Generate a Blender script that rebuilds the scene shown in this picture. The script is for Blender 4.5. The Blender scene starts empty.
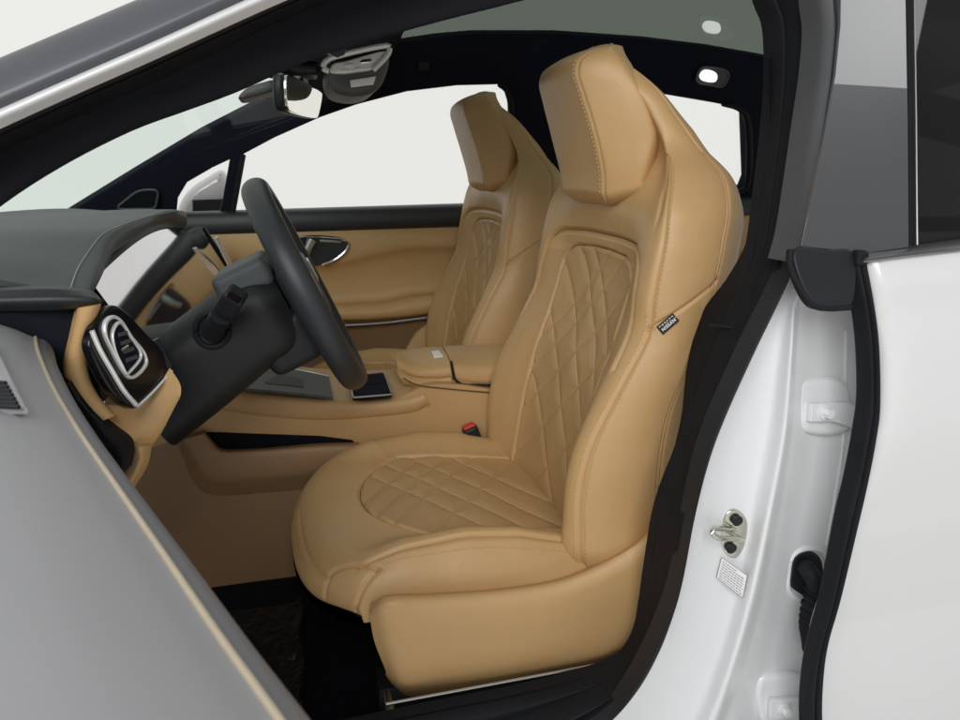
import bpy, math, random
import numpy as np
from mathutils import Vector, Matrix
from mathutils.bvhtree import BVHTree
random.seed(4); rng = np.random.default_rng(7)
S = bpy.context.scene
COL = S.collection

# ------------------------------------------------------------------ camera
FPX, VX, VY = 750.0, 289.0, 168.0
TH = math.atan((360-VY)/FPX); PH = math.atan((480-VX)/FPX*math.cos(TH))
CF = np.array([math.sin(PH)*math.cos(TH), math.cos(PH)*math.cos(TH), -math.sin(TH)])
CR = np.array([math.cos(PH), -math.sin(PH), 0.0]); CU = np.cross(CR, CF)
CAM = np.array([0.0, 0.0, 1.08])
cd = bpy.data.cameras.new('camera'); cam = bpy.data.objects.new('camera', cd); COL.objects.link(cam)
cam.matrix_world = Matrix(((CR[0],CU[0],-CF[0],CAM[0]),(CR[1],CU[1],-CF[1],CAM[1]),(CR[2],CU[2],-CF[2],CAM[2]),(0,0,0,1)))
cd.sensor_width = 36; cd.lens = 36*FPX/960; cd.clip_start = 0.02; cd.clip_end = 200
cd.dof.use_dof = True; cd.dof.focus_distance = 1.12; cd.dof.aperture_fstop = 14.0
S.camera = cam

# ------------------------------------------------------------------ studio light
W = bpy.data.worlds.new('World'); S.world = W; W.use_nodes = True
# the room round the car: a pale backdrop on the far side, a darker studio behind the camera
bg = W.node_tree.nodes['Background']; WN, WL = W.node_tree.nodes, W.node_tree.links
wc = WN.new('ShaderNodeTexCoord'); ws = WN.new('ShaderNodeSeparateXYZ'); WL.new(wc.outputs['Generated'], ws.inputs[0])
wr = WN.new('ShaderNodeMapRange'); wr.interpolation_type = 'SMOOTHSTEP'; wr.inputs['From Min'].default_value = -0.55; wr.inputs['From Max'].default_value = 0.25; WL.new(ws.outputs['Y'], wr.inputs['Value'])
wm0 = WN.new('ShaderNodeMix'); wm0.data_type = 'RGBA'; WL.new(wr.outputs['Result'], wm0.inputs['Factor'])
wm0.inputs['A'].default_value = (0.38, 0.385, 0.39, 1); wm0.inputs['B'].default_value = (0.845, 0.845, 0.815, 1)
WL.new(wm0.outputs['Result'], bg.inputs[0]); bg.inputs[1].default_value = 1.0
def area(name, loc, target, sx, sy, power, col=(1,1,1)):
    l = bpy.data.lights.new(name, 'AREA'); l.shape = 'RECTANGLE'; l.size = sx; l.size_y = sy; l.energy = power; l.color = col
    o = bpy.data.objects.new(name, l); COL.objects.link(o); o.location = loc
    o.rotation_euler = (Vector(target)-Vector(loc)).to_track_quat('-Z', 'Y').to_euler()
    return o
area('softbox', (-0.9, -1.9, 2.5), (0.3, 1.1, 0.7), 2.6, 1.6, 88)
def strip():                        # unseen lamp added so that its mirror image pales the gloss pillar's upper half
    n = np.array([0, -1, .4])/math.hypot(1, .4); C4 = []
    for x, y in [(826, 83.5), (922, 89.3), (918, -45), (838, -45)]:
        d = (x-480)/FPX*CR-(y-360)/FPX*CU+CF; t = np.dot(np.array([0, .704, .95])-CAM, n)/np.dot(d, n); p = CAM+t*d
        d /= np.linalg.norm(d); r = d-2*np.dot(d, n)*n; C4.append(p+r*2.6)
    C4 = np.array(C4); c = C4.mean(0); ux = C4[1]-C4[0]; w = np.linalg.norm(ux); ux /= w; up = (C4[2]+C4[3]-C4[0]-C4[1])/2; up -= ux*(up@ux); h = np.linalg.norm(up); up /= h; nz = np.cross(ux, up)
    l = bpy.data.lights.new('added_reflection_lamp', 'AREA'); l.shape = 'RECTANGLE'; l.size = w; l.size_y = h; l.energy = math.pi*w*h*4.6
    o = bpy.data.objects.new('added_reflection_lamp', l); COL.objects.link(o)
    if np.dot(-nz, np.array([.75, .7, 1.2])-c) < 0: ux = -ux; nz = -nz
    o.matrix_world = Matrix(((ux[0], up[0], nz[0], c[0]), (ux[1], up[1], nz[1], c[1]), (ux[2], up[2], nz[2], c[2]), (0, 0, 0, 1)))
strip()
S.view_settings.view_transform = 'Standard'; S.view_settings.look = 'None'
S.view_settings.exposure = 0.0; S.view_settings.gamma = 1.0

# ------------------------------------------------------------------ helpers
def ray(px, py): return (px-480)/FPX*CR - (py-360)/FPX*CU + CF
def at(px, py, Y=None, X=None, Z=None):
    d = ray(px, py)
    t = Y/d[1] if Y is not None else X/d[0] if X is not None else (Z-CAM[2])/d[2]
    return CAM + t*d
def atp(px, py, p, n):
    d = ray(px, py); n = np.array(n, float); return CAM + d*(np.dot(np.array(p)-CAM, n)/np.dot(d, n))
def side(z):                        # near body side: upright below the belt, leaning in above it
    return 0.70 + 0.40*max(0, z-0.95) + 0.10*max(0, 0.62-z)
def atn(px, py, d=0.0):
    Y = 0.75
    for _ in range(12): p = at(px, py, Y=Y); Y = side(p[2])+d
    return at(px, py, Y=Y)
FARN = np.array([0, 1, 0.4])
def farp(d): return np.array([0, 2.42-d, 0.95])
def atf(px, py, d=0.1): return atp(px, py, farp(d), FARN)
def cr(pts, n, closed=False):
    P = np.array(pts, float)
    if len(P) == 1: return np.repeat(P, n, 0)
    if closed: P = np.vstack([P, P[:1]])
    L = np.concatenate([[0], np.cumsum(np.maximum(np.linalg.norm(np.diff(P, axis=0), axis=1), 1e-9)**0.5)])
    if closed: ext = np.vstack([P[-2], P, P[1]]); Lx = np.concatenate([[-(L[-1]-L[-2])], L, [L[-1]+L[1]]])
    else: ext = np.vstack([2*P[0]-P[1], P, 2*P[-1]-P[-2]]); Lx = np.concatenate([[2*L[0]-L[1]], L, [2*L[-1]-L[-2]]])
    fine = []
    for i in range(len(P)-1):
        t0, t1, t2, t3 = Lx[i:i+4]; p0, p1, p2, p3 = ext[i:i+4]; t = np.linspace(t1, t2, 24, endpoint=False)[:, None]
        A1 = (t1-t)/(t1-t0)*p0+(t-t0)/(t1-t0)*p1; A2 = (t2-t)/(t2-t1)*p1+(t-t1)/(t2-t1)*p2; A3 = (t3-t)/(t3-t2)*p2+(t-t2)/(t3-t2)*p3
        B1 = (t2-t)/(t2-t0)*A1+(t-t0)/(t2-t0)*A2; B2 = (t3-t)/(t3-t1)*A2+(t-t1)/(t3-t1)*A3
        fine += list((t2-t)/(t2-t1)*B1+(t-t1)/(t2-t1)*B2)
    fine.append(P[-1]); fine = np.array(fine)
    s = np.concatenate([[0], np.cumsum(np.linalg.norm(np.diff(fine, axis=0), axis=1))])
    q = np.linspace(0, s[-1], n+1)[:-1] if closed else np.linspace(0, s[-1], n)
    return np.stack([np.interp(q, s, fine[:, k]) for k in range(fine.shape[1])], 1)
def lin(pts, n):
    P = np.array(pts, float); s = np.concatenate([[0], np.cumsum(np.linalg.norm(np.diff(P, axis=0), axis=1))])
    q = np.linspace(0, s[-1], n); return np.stack([np.interp(q, s, P[:, k]) for k in range(P.shape[1])], 1)
def spline1(xs, ys, x):             # smooth 1D interpolation (Catmull-Rom tangents)
    xs = np.array(xs, float); ys = np.array(ys, float); x = np.clip(np.asarray(x, float), xs[0], xs[-1])
    m = np.gradient(ys, xs); i = np.clip(np.searchsorted(xs, x, side='right')-1, 0, len(xs)-2)
    h = xs[i+1]-xs[i]; t = (x-xs[i])/h
    return (2*t**3-3*t**2+1)*ys[i]+(t**3-2*t**2+t)*h*m[i]+(-2*t**3+3*t**2)*ys[i+1]+(t**3-t**2)*h*m[i+1]
def grid(G, closed_u=False, closed_v=False, cap=False):
    nv, nu = G.shape[:2]; V = G.reshape(-1, 3); F = []
    for j in range(nv if closed_v else nv-1):
        for i in range(nu if closed_u else nu-1):
            a = j*nu+i; b = j*nu+(i+1) % nu; c = ((j+1) % nv)*nu+(i+1) % nu; d = ((j+1) % nv)*nu+i
            F.append((a, b, c, d))
    if cap: F.append(tuple(range(nu))[::-1]); F.append(tuple((nv-1)*nu+i for i in range(nu)))
    return V, F
def loft(rows, nu, nv, smooth_rows=True, smooth_u=True):
    R = [(cr if smooth_u else lin)(r, nu) for r in rows]; R = np.array(R)
    G = np.array([(cr if smooth_rows else lin)(R[:, i], nv) for i in range(nu)]).transpose(1, 0, 2)
    return G
def normals(G):
    du = np.gradient(G, axis=1); dv = np.gradient(G, axis=0); N = np.cross(du, dv)
    return N/np.maximum(np.linalg.norm(N, axis=2, keepdims=True), 1e-9)
def thick(G, vec):                  # closed slab: the sheet, the sheet moved by vec (vector or per-vertex array), and its rims
    nv, nu = G.shape[:2]; V1, F1 = grid(G); B = G+vec; V = np.vstack([V1, B.reshape(-1, 3)]); n = nv*nu
    F = list(F1)+[tuple(n+k for k in f[::-1]) for f in F1]
    rim = [j for j in range(nu)]+[j*nu+nu-1 for j in range(1, nv)]+[(nv-1)*nu+i for i in range(nu-2, -1, -1)]+[j*nu for j in range(nv-2, 0, -1)]
    for k in range(len(rim)):
        a, b = rim[k], rim[(k+1) % len(rim)]; F.append((b, a, a+n, b+n))
    return V, F
def tube(path, r, n=8, closed=False, cap=True, ry=None, up=(0, 0, 1)):
    P = np.array(path, float); m = len(P); rr = np.broadcast_to(np.asarray(r, float), (m,)); r2 = rr if ry is None else np.broadcast_to(np.asarray(ry, float), (m,))
    T = np.roll(P, -1, 0)-np.roll(P, 1, 0) if closed else np.gradient(P, axis=0)
    T /= np.maximum(np.linalg.norm(T, axis=1, keepdims=True), 1e-9)
    up = np.array(up, float); G = []
    for k in range(m):
        s = np.cross(T[k], up)
        if np.linalg.norm(s) < 1e-3: s = np.cross(T[k], (0.3, 1, 0.2))
        s /= np.linalg.norm(s); u = np.cross(s, T[k])
        a = np.linspace(0, 2*math.pi, n, endpoint=False)
        G.append(P[k]+np.outer(np.cos(a)*rr[k], s)+np.outer(np.sin(a)*r2[k], u))
    return grid(np.array(G), closed_u=True, closed_v=closed, cap=cap and not closed)
def frame(n, hint=(0, 0, 1)):
    n = np.array(n, float); n /= np.linalg.norm(n); h = np.array(hint, float)
    u = np.cross(h, n)
    if np.linalg.norm(u) < 1e-3: u = np.cross((1, 0, 0), n)
    u /= np.linalg.norm(u); v = np.cross(n, u); return u, v, n
def plate(outlines, n, th=0.01, bev=0.002, res=2, hint=(0, 0, 1)):
    """extruded polygon (first outline) with holes; outlines are 3D points on a plane with normal n (front face stays on the plane)"""
    u, v, nn = frame(n, hint); o = np.mean(np.array(outlines[0]), 0)
    cu = bpy.data.curves.new('tmp', 'CURVE'); cu.dimensions = '2D'; cu.fill_mode = 'BOTH'
    cu.extrude = max(th/2-bev, 1e-5); cu.bevel_depth = bev; cu.bevel_resolution = res; cu.offset = -bev
    for pts in outlines:
        sp = cu.splines.new('POLY'); sp.points.add(len(pts)-1); sp.use_cyclic_u = True
        for k, p in enumerate(pts): q = np.array(p)-o; sp.points[k].co = (float(q@u), float(q@v), 0, 1)
    ob = bpy.data.objects.new('tmp', cu); COL.objects.link(ob); bpy.context.view_layer.update()
    me = bpy.data.meshes.new_from_object(ob.evaluated_get(bpy.context.evaluated_depsgraph_get()))
    V = np.array([x.co[:] for x in me.vertices]); F = [tuple(p.vertices) for p in me.polygons]
    bpy.data.objects.remove(ob); bpy.data.curves.remove(cu); bpy.data.meshes.remove(me)
    W3 = o+np.outer(V[:, 0], u)+np.outer(V[:, 1], v)+np.outer(V[:, 2]-th/2, nn)
    return W3, F
def text(body, org, ux, uy, size):
    cu = bpy.data.curves.new('tmp', 'FONT'); cu.body = body; cu.size = size; cu.align_x = 'CENTER'; cu.align_y = 'CENTER'; cu.offset = size*0.02; cu.space_character = 1.15
    ob = bpy.data.objects.new('tmp', cu); COL.objects.link(ob); bpy.context.view_layer.update()
    me = bpy.data.meshes.new_from_object(ob.evaluated_get(bpy.context.evaluated_depsgraph_get()))
    V = np.array([x.co[:] for x in me.vertices]); F = [tuple(p.vertices) for p in me.polygons]
    bpy.data.objects.remove(ob); bpy.data.curves.remove(cu); bpy.data.meshes.remove(me)
    return np.array(org)+np.outer(V[:, 0], ux)+np.outer(V[:, 1], uy), F
def rbox(c, sx, sy, sz, r, axes=None, e=5):
    """rounded box: a subdivided cube whose corners are rounded with radius r"""
    k = 6; L = np.linspace(-1, 1, 2*k+1); V = []; F = []
    half = np.array([sx, sy, sz])/2; r = min(r, half.min()*0.98)
    def g(t, h): # put the vertices on the rounding
        a = abs(t); flat = h-r
        return math.copysign(flat*min(a/0.5, 1) if a <= 0.5 else flat+r*(a-0.5)*2, t)
    for ax in range(3):
        for sg in (-1, 1):
            b = len(V); a1, a2 = [(1, 2), (2, 0), (0, 1)][ax]
            for s in L:
                for t in L:
                    p = np.zeros(3); p[ax] = sg*half[ax]; p[a1] = g(s, half[a1]); p[a2] = g(t, half[a2])
                    core = np.clip(p, -(half-r), half-r); d = p-core; n = np.linalg.norm(d)
                    V.append(core+(d/n*r if n > 1e-9 else d))
            m = len(L)
            for i in range(m-1):
                for j in range(m-1):
                    q = (b+i*m+j, b+(i+1)*m+j, b+(i+1)*m+j+1, b+i*m+j+1); F.append(q if sg > 0 else q[::-1])
    V = np.array(V)
    if axes is not None: V = V@np.array(axes)
    return V+np.array(c), F
ORG = {}
class MB:
    def __init__(s): s.V = []; s.F = []; s.M = []; s.n = 0
    def add(s, VF, m=0):
        V, F = VF; s.V.append(np.asarray(V, float)); k = s.n
        mm = m if hasattr(m, '__len__') else [m]*len(F)
        s.F += [tuple(int(i)+k for i in f) for f in F]; s.M += list(mm); s.n += len(V); return s
    def build(s, name, mats, parent=None, origin=None, sharp=35, label=None, merge=True):
        V = np.vstack(s.V)
        if origin is None: origin = (V.min(0)+V.max(0))/2
        origin = np.array(origin, float)
        me = bpy.data.meshes.new(name); me.from_pydata((V-origin).tolist(), [], s.F); me.validate()
        mats = mats if isinstance(mats, (list, tuple)) else [mats]
        for m in mats: me.materials.append(m)
        if len(me.polygons) == len(s.M): me.polygons.foreach_set('material_index', s.M)
        if merge:
            import bmesh
            bm = bmesh.new(); bm.from_mesh(me); bmesh.ops.remove_doubles(bm, verts=bm.verts, dist=2e-5); bmesh.ops.recalc_face_normals(bm, faces=bm.faces); bm.to_mesh(me); bm.free()
        me.polygons.foreach_set('use_smooth', [True]*len(me.polygons))
        if sharp: me.set_sharp_from_angle(angle=math.radians(sharp))
        o = bpy.data.objects.new(name, me); COL.objects.link(o)
        if parent: o.parent = parent; o.location = origin-ORG[parent.name]
        else: o.location = origin
        ORG[o.name] = origin
        if sharp:
            w = o.modifiers.new('weighted_normals', 'WEIGHTED_NORMAL'); w.keep_sharp = True; w.weight = 100
        if label: o['label'] = label
        return o
def part(name, VF, mat, parent, **k):
    b = MB(); b.add(VF); return b.build(name, mat, parent, **k)
def bvh(V, F): return BVHTree.FromPolygons([tuple(v) for v in V], F)
def hit(t, px, py, off=0.0):
    d = Vector(ray(px, py)).normalized(); loc, n, i, dist = t.ray_cast(Vector(CAM), d)
    if loc is None: return None
    if n.dot(d) > 0: n = -n
    return np.array(loc+n*off)
def dashes(path, r, L=0.0042, gap=0.0022, n=5):
    P = np.array(path); s = np.concatenate([[0], np.cumsum(np.linalg.norm(np.diff(P, axis=0), axis=1))]); b = MB(); a = 0
    while a+L < s[-1]:
        q = np.linspace(a, a+L, 3); b.add(tube(np.stack([np.interp(q, s, P[:, k]) for k in range(3)], 1), [r*0.6, r, r*0.6], n)); a += L+gap
    return np.vstack(b.V), b.F
def join(*VFs):
    b = MB()
    for x in VFs: b.add(x)
    return np.vstack(b.V), b.F

# ------------------------------------------------------------------ materials
def mat(name, col, rough=0.5, metal=0.0, spec=0.5, coat=0.0, bump=None, vary=0.0, em=None, sheen=0.0, vscale=6.0):
    m = bpy.data.materials.new(name); m.use_nodes = True; N = m.node_tree.nodes; L = m.node_tree.links; b = N['Principled BSDF']
    b.inputs['Base Color'].default_value = (*col, 1); b.inputs['Roughness'].default_value = rough; b.inputs['Metallic'].default_value = metal
    b.inputs['Specular IOR Level'].default_value = spec; b.inputs['Coat Weight'].default_value = coat; b.inputs['Coat Roughness'].default_value = 0.04
    b.inputs['Sheen Weight'].default_value = sheen
    tc = N.new('ShaderNodeTexCoord')
    if vary:
        n = N.new('ShaderNodeTexNoise'); n.inputs['Scale'].default_value = vscale; n.inputs['Detail'].default_value = 5; L.new(tc.outputs['Object'], n.inputs['Vector'])
        r = N.new('ShaderNodeMapRange'); r.inputs['From Min'].default_value = 0.3; r.inputs['From Max'].default_value = 0.7; r.inputs['To Min'].default_value = 1-vary; r.inputs['To Max'].default_value = 1+vary
        L.new(n.outputs['Fac'], r.inputs['Value'])
        x = N.new('ShaderNodeMix'); x.data_type = 'RGBA'; x.blend_type = 'MULTIPLY'; x.inputs['Factor'].default_value = 1; x.inputs['A'].default_value = (*col, 1)
        L.new(r.outputs['Result'], x.inputs['B']); L.new(x.outputs['Result'], b.inputs['Base Color'])
        r2 = N.new('ShaderNodeMapRange'); r2.inputs['To Min'].default_value = max(rough-0.08, 0.02); r2.inputs['To Max'].default_value = rough+0.08; L.new(n.outputs['Fac'], r2.inputs['Value']); L.new(r2.outputs['Result'], b.inputs['Roughness'])
    if bump:
        sc, st, kind = bump
        if kind == 'grain': t = N.new('ShaderNodeTexVoronoi'); t.inputs['Scale'].default_value = sc; out = t.outputs['Distance']
        else: t = N.new('ShaderNodeTexNoise'); t.inputs['Scale'].default_value = sc; t.inputs['Detail'].default_value = 4; out = t.outputs['Fac']
        L.new(tc.outputs['Object'], t.inputs['Vector'])
        bp = N.new('ShaderNodeBump'); bp.inputs['Strength'].default_value = st; bp.inputs['Distance'].default_value = 0.001; L.new(out, bp.inputs['Height']); L.new(bp.outputs['Normal'], b.inputs['Normal'])
    if em: b.inputs['Emission Color'].default_value = (*em[0], 1); b.inputs['Emission Strength'].default_value = em[1]
    return m
TAN = (0.55, 0.342, 0.150)
leather = mat('tan_leather', TAN, 0.47, bump=(420, 0.10, 'grain'), vary=0.035)
def soft(m, sc, dist):                # broad, very shallow unevenness of stretched leather on top of the grain
    N = m.node_tree.nodes; L = m.node_tree.links; b = N['Principled BSDF']; tc = N.new('ShaderNodeTexCoord'); n = N.new('ShaderNodeTexNoise'); n.inputs['Scale'].default_value = sc; n.inputs['Detail'].default_value = 3
    L.new(tc.outputs['Object'], n.inputs['Vector']); bp = N.new('ShaderNodeBump'); bp.inputs['Strength'].default_value = 0.35; bp.inputs['Distance'].default_value = dist; L.new(n.outputs['Fac'], bp.inputs['Height'])
    src = b.inputs['Normal'].links[0].from_node; L.new(bp.outputs['Normal'], src.inputs['Normal'])
soft(leather, 26, 0.004)
def perforated(name, plane):
    m = mat(name, TAN, 0.5, vary=0.03); N = m.node_tree.nodes; L = m.node_tree.links; b = N['Principled BSDF']
    tc = N.new('ShaderNodeTexCoord'); sp = N.new('ShaderNodeSeparateXYZ'); L.new(tc.outputs['Object'], sp.inputs[0])
    def M(op, a, c=None):
        n = N.new('ShaderNodeMath'); n.operation = op
        for k, x in enumerate((a, c)):
            if x is None: continue
            if hasattr(x, 'links') or hasattr(x, 'is_linked'): L.new(x, n.inputs[k])
            else: n.inputs[k].default_value = x
        return n.outputs[0]
    p, q = (sp.outputs[1], sp.outputs[2]) if plane == 'yz' else (sp.outputs[0], sp.outputs[1])
    k = 1/0.0036
    u = M('MULTIPLY', M('ADD', p, q), k*0.72); v = M('MULTIPLY', M('SUBTRACT', p, q), k*0.72)
    fu = M('SUBTRACT', M('FRACT', u), 0.5); fv = M('SUBTRACT', M('FRACT', v), 0.5)
    r = M('SQRT', M('ADD', M('MULTIPLY', fu, fu), M('MULTIPLY', fv, fv)))
    mr = N.new('ShaderNodeMapRange'); mr.interpolation_type = 'SMOOTHSTEP'; mr.inputs['From Min'].default_value = 0.17; mr.inputs['From Max'].default_value = 0.33; L.new(r, mr.inputs['Value'])
    src = b.inputs['Base Color'].links[0].from_socket
    x = N.new('ShaderNodeMix'); x.data_type = 'RGBA'; L.new(mr.outputs['Result'], x.inputs['Factor']); x.inputs['A'].default_value = (0.27, 0.155, 0.065, 1); L.new(src, x.inputs['B']); L.new(x.outputs['Result'], b.inputs['Base Color'])
    bp = N.new('ShaderNodeBump'); bp.inputs['Strength'].default_value = 0.3; bp.inputs['Distance'].default_value = 0.001; L.new(mr.outputs['Result'], bp.inputs['Height']); L.new(bp.outputs['Normal'], b.inputs['Normal'])
    return m
perf_back = perforated('perforated_leather_back', 'yz'); perf_seat = perforated('perforated_leather_seat', 'xy')
thread = mat('tan_thread', (0.62, 0.42, 0.21), 0.7)
pipe_m = mat('tan_piping', (0.52, 0.31, 0.14), 0.45)
shaded_brown = mat('shaded_brown_plastic', (0.30, 0.178, 0.086), 0.5, bump=(600, 0.08, 'grain'), vary=0.04)  # console tan taken down to brown: footwell shade is put into this colour
blackl = mat('black_leather', (0.022, 0.025, 0.028), 0.48, bump=(450, 0.12, 'grain'), vary=0.08)
dashm = mat('dash_leather', (0.058, 0.065, 0.068), 0.55, bump=(450, 0.10, 'grain'), vary=0.06)
blackp = mat('black_plastic', (0.014, 0.015, 0.018), 0.45, spec=0.28, vary=0.1, bump=(700, 0.05, 'noise'))
slate = mat('slate_plastic', (0.010, 0.0120, 0.0165), 0.6, spec=0.08, vary=0.06, bump=(700, 0.06, 'noise'))
rubber = mat('black_rubber', (0.012, 0.0128, 0.0155), 0.62, spec=0.14, vary=0.12, vscale=14)
frame_m = mat('grey_frame_plastic', (0.075, 0.077, 0.082), 0.5, vary=0.08)
headm = mat('headliner_fabric', (0.010, 0.011, 0.020), 0.95, spec=0.15, vary=0.1, bump=(900, 0.1, 'noise'))
gloss = mat('gloss_black', (0.006, 0.006, 0.008), 0.2, spec=0.35, coat=0.15)
brights = mat('bright_silver', (0.86, 0.86, 0.85), 0.28, metal=0.35)
stripm = mat('dark_satin_strip', (0.26, 0.235, 0.245), 0.35, metal=1.0)
bulb = mat('seal_bulb_rubber', (0.022, 0.0225, 0.025), 0.55, spec=0.3, vary=0.08, vscale=18)
applq = mat('gloss_applique', (0.050, 0.052, 0.056), 0.06, spec=0.5, coat=1.0)
applq.node_tree.nodes['Principled BSDF'].inputs['Coat Roughness'].default_value = 0.0; applq.node_tree.nodes['Principled BSDF'].inputs['Roughness'].default_value = 0.3
pillarg = mat('graphite_paint', (0.085, 0.087, 0.098), 0.42, metal=0.2, coat=0.12, vary=0.03)
paint = mat('white_paint', (0.71, 0.71, 0.712), 0.28, spec=0.5, coat=0.8)
paint_in = mat('white_jamb_paint', (0.75, 0.755, 0.77), 0.34, spec=0.5, coat=0.4)
chrome = mat('chrome', (0.86, 0.86, 0.86), 0.12, metal=1.0)
satin = mat('satin_metal', (0.62, 0.62, 0.60), 0.3, metal=1.0)
zinc = mat('zinc_metal', (0.66, 0.65, 0.57), 0.28, metal=1.0, vary=0.12, vscale=40)
silverp = mat('silver_plastic', (0.93, 0.93, 0.91), 0.35, metal=0.15)
greyd = mat('grey_door_leather', (0.31, 0.31, 0.325), 0.55, bump=(700, 0.04, 'noise'), vary=0.02)
greyd2 = mat('grey_door_edge', (0.15, 0.15, 0.16), 0.5, bump=(500, 0.12, 'grain'), vary=0.03)
cream = mat('cream_thread', (0.44, 0.375, 0.28), 0.7, vary=0.06, vscale=120)
carpet = mat('black_carpet', (0.008, 0.009, 0.013), 1.0, spec=0.1, bump=(900, 0.6, 'noise'), vary=0.3, vscale=60)
red = mat('red_button', (0.62, 0.035, 0.025), 0.35)
white_l = mat('white_print', (0.85, 0.85, 0.85), 0.6)
tagm = mat('tag_fabric', (0.018, 0.020, 0.024), 0.8, bump=(1500, 0.3, 'noise'))
stick = mat('sticker_film', (0.78, 0.78, 0.79), 0.35); inkm = mat('sticker_ink', (0.30, 0.30, 0.31), 0.6)
blue = mat('blue_film', (0.02, 0.06, 0.75), 0.4)
lens = mat('lamp_lens', (0.9, 0.9, 0.9), 0.25, em=((1, 1, 1), 0.9))
greyh = mat('grey_console_plastic', (0.085, 0.085, 0.085), 0.55, vary=0.04)
pad_m = mat('charger_pad', (0.05, 0.058, 0.064), 0.5, vary=0.35, vscale=25)
studio = mat('studio_floor', (0.80, 0.80, 0.78), 0.7, vary=0.01)
mirror_m = mat('mirror_glass', (0.92, 0.92, 0.86), 0.03, metal=1.0)
screen_m = mat('screen_glass', (0.62, 0.61, 0.62), 0.05, metal=1.0)
def glass(name, tint, refl=1.0, rough=0.0):
    m = bpy.data.materials.new(name); m.use_nodes = True; N = m.node_tree.nodes; L = m.node_tree.links; N.clear()
    o = N.new('ShaderNodeOutputMaterial'); t = N.new('ShaderNodeBsdfTransparent'); t.inputs[0].default_value = (*tint, 1)
    g = N.new('ShaderNodeBsdfGlossy'); g.inputs['Roughness'].default_value = rough; fr = N.new('ShaderNodeFresnel'); fr.inputs['IOR'].default_value = 1.45
    mu = N.new('ShaderNodeMath'); mu.operation = 'MULTIPLY'; mu.inputs[1].default_value = refl; L.new(fr.outputs[0], mu.inputs[0])
    x = N.new('ShaderNodeMixShader'); L.new(mu.outputs[0], x.inputs[0]); L.new(t.outputs[0], x.inputs[1]); L.new(g.outputs[0], x.inputs[2]); L.new(x.outputs[0], o.inputs[0])
    return m
clear = glass('clear_glass', (0.985, 0.985, 0.985), 0.25)
shield = glass('windshield_glass', (0.922, 0.966, 0.945), 0.06)
roofg = glass('roof_glass', (0.25, 0.295, 0.25), 0.5)
tintg = glass('dark_window_glass', (0.24, 0.245, 0.24), 0.9)
film = mat('mat_film', (0.006, 0.0078, 0.011), 0.2, spec=0.22, bump=(55, 1.0, 'noise'))
greyt = mat('grey_thread', (0.40, 0.41, 0.39), 0.7)

# ------------------------------------------------------------------ things
car = bpy.data.objects.new('white_car', None); COL.objects.link(car); car.location = (0.4, 1.56, 0); ORG['white_car'] = np.array([0.4, 1.56, 0])
car['label'] = 'white car with front door open on a tan quilted leather cabin'; car['category'] = 'car'
b = MB(); b.add((np.array([(-5, -4, 0), (6, -4, 0), (6, 7, 0), (-5, 7, 0), (-5, -4, -.05), (6, -4, -.05), (6, 7, -.05), (-5, 7, -.05)], float), [(0, 1, 2, 3), (7, 6, 5, 4), (0, 4, 5, 1), (1, 5, 6, 2), (2, 6, 7, 3), (3, 7, 4, 0)]))
fl = b.build('studio_floor', studio); fl['kind'] = 'structure'

# ================================================================== FRONT SEATS
SY = 1.19; SB = np.array([0.26, SY, 0.36])
zt = [.47, .50, .57, .625, .69, .76, .80, .856, .907, .94, .98, 1.03, 1.07, 1.106, 1.15, 1.196, 1.24, 1.262]
cols = {     # half profile of the backrest at each height: X of centre, insert edge, inner wall, crest, seam, back edge
 'c':  [.425, .412, .418, .428, .442, .460, .474, .490, .502, .505, .500, .497, .515, .530, .485, .468, .446, .442],
 'A':  [.415, .402, .408, .416, .430, .448, .463, .480, .492, .497, .494, .499, .520, .535, .485, .468, .446, .442],
 'i':  [.400, .384, .384, .386, .400, .424, .444, .466, .474, .480, .486, .501, .526, .537, .516, .486, .456, .445],
 'B':  [.392, .372, .366, .368, .382, .414, .435, .461, .468, .475, .484, .499, .520, .534, .516, .487, .457, .446],
 's':  [.425, .395, .381, .381, .394, .426, .447, .474, .478, .483, .490, .498, .515, .528, .516, .489, .459, .448],
 'C':  [.485, .500, .506, .502, .505, .520, .537, .552, .566, .574, .581, .591, .594, .580, .553, .523, .480, .458]}
hw = [.235, .247, .25, .25, .25, .25, .25, .25, .25, .249, .247, .235, .206, .168, .148, .126, .078, .035]
zz = np.linspace(.47, 1.230, 400)
def row(z):
    g = {k: float(spline1(zt, v, z)) for k, v in cols.items()}; w = float(spline1(zt, hw, z)); f = w/.25
    bk = g['C']+0.026*min(1, (1.262-z)/.15+.15)+.026*float(np.clip((1.10-z)/.10, 0, 1))
    half = [(g['c'], 0), (g['c'], .07*f), (g['A'], .148*f), (g['i'], .192*f), (g['B'], .225*f), (g['s'], .250*f), ((g['s']*.55+g['C']*.45), .262*f), (g['C'], .255*f), (bk, .215*f), (bk+.012, .12*f), (bk+.015, 0)]
    pts = half+[(x, -y) for x, y in half[-2:0:-1]]
    P = np.array([(x, y, 0) for x, y in pts]); return P
NU = 600
G = []
for z in zz:
    q = cr(row(z), NU, closed=True); q[:, 2] = z; G.append(q)
G = np.array(G)
OFF = G[:, :, 1].copy(); ZZ = G[:, :, 2].copy()
G[:, :, 1] = SY-OFF                       # offset + = towards the camera side
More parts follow.
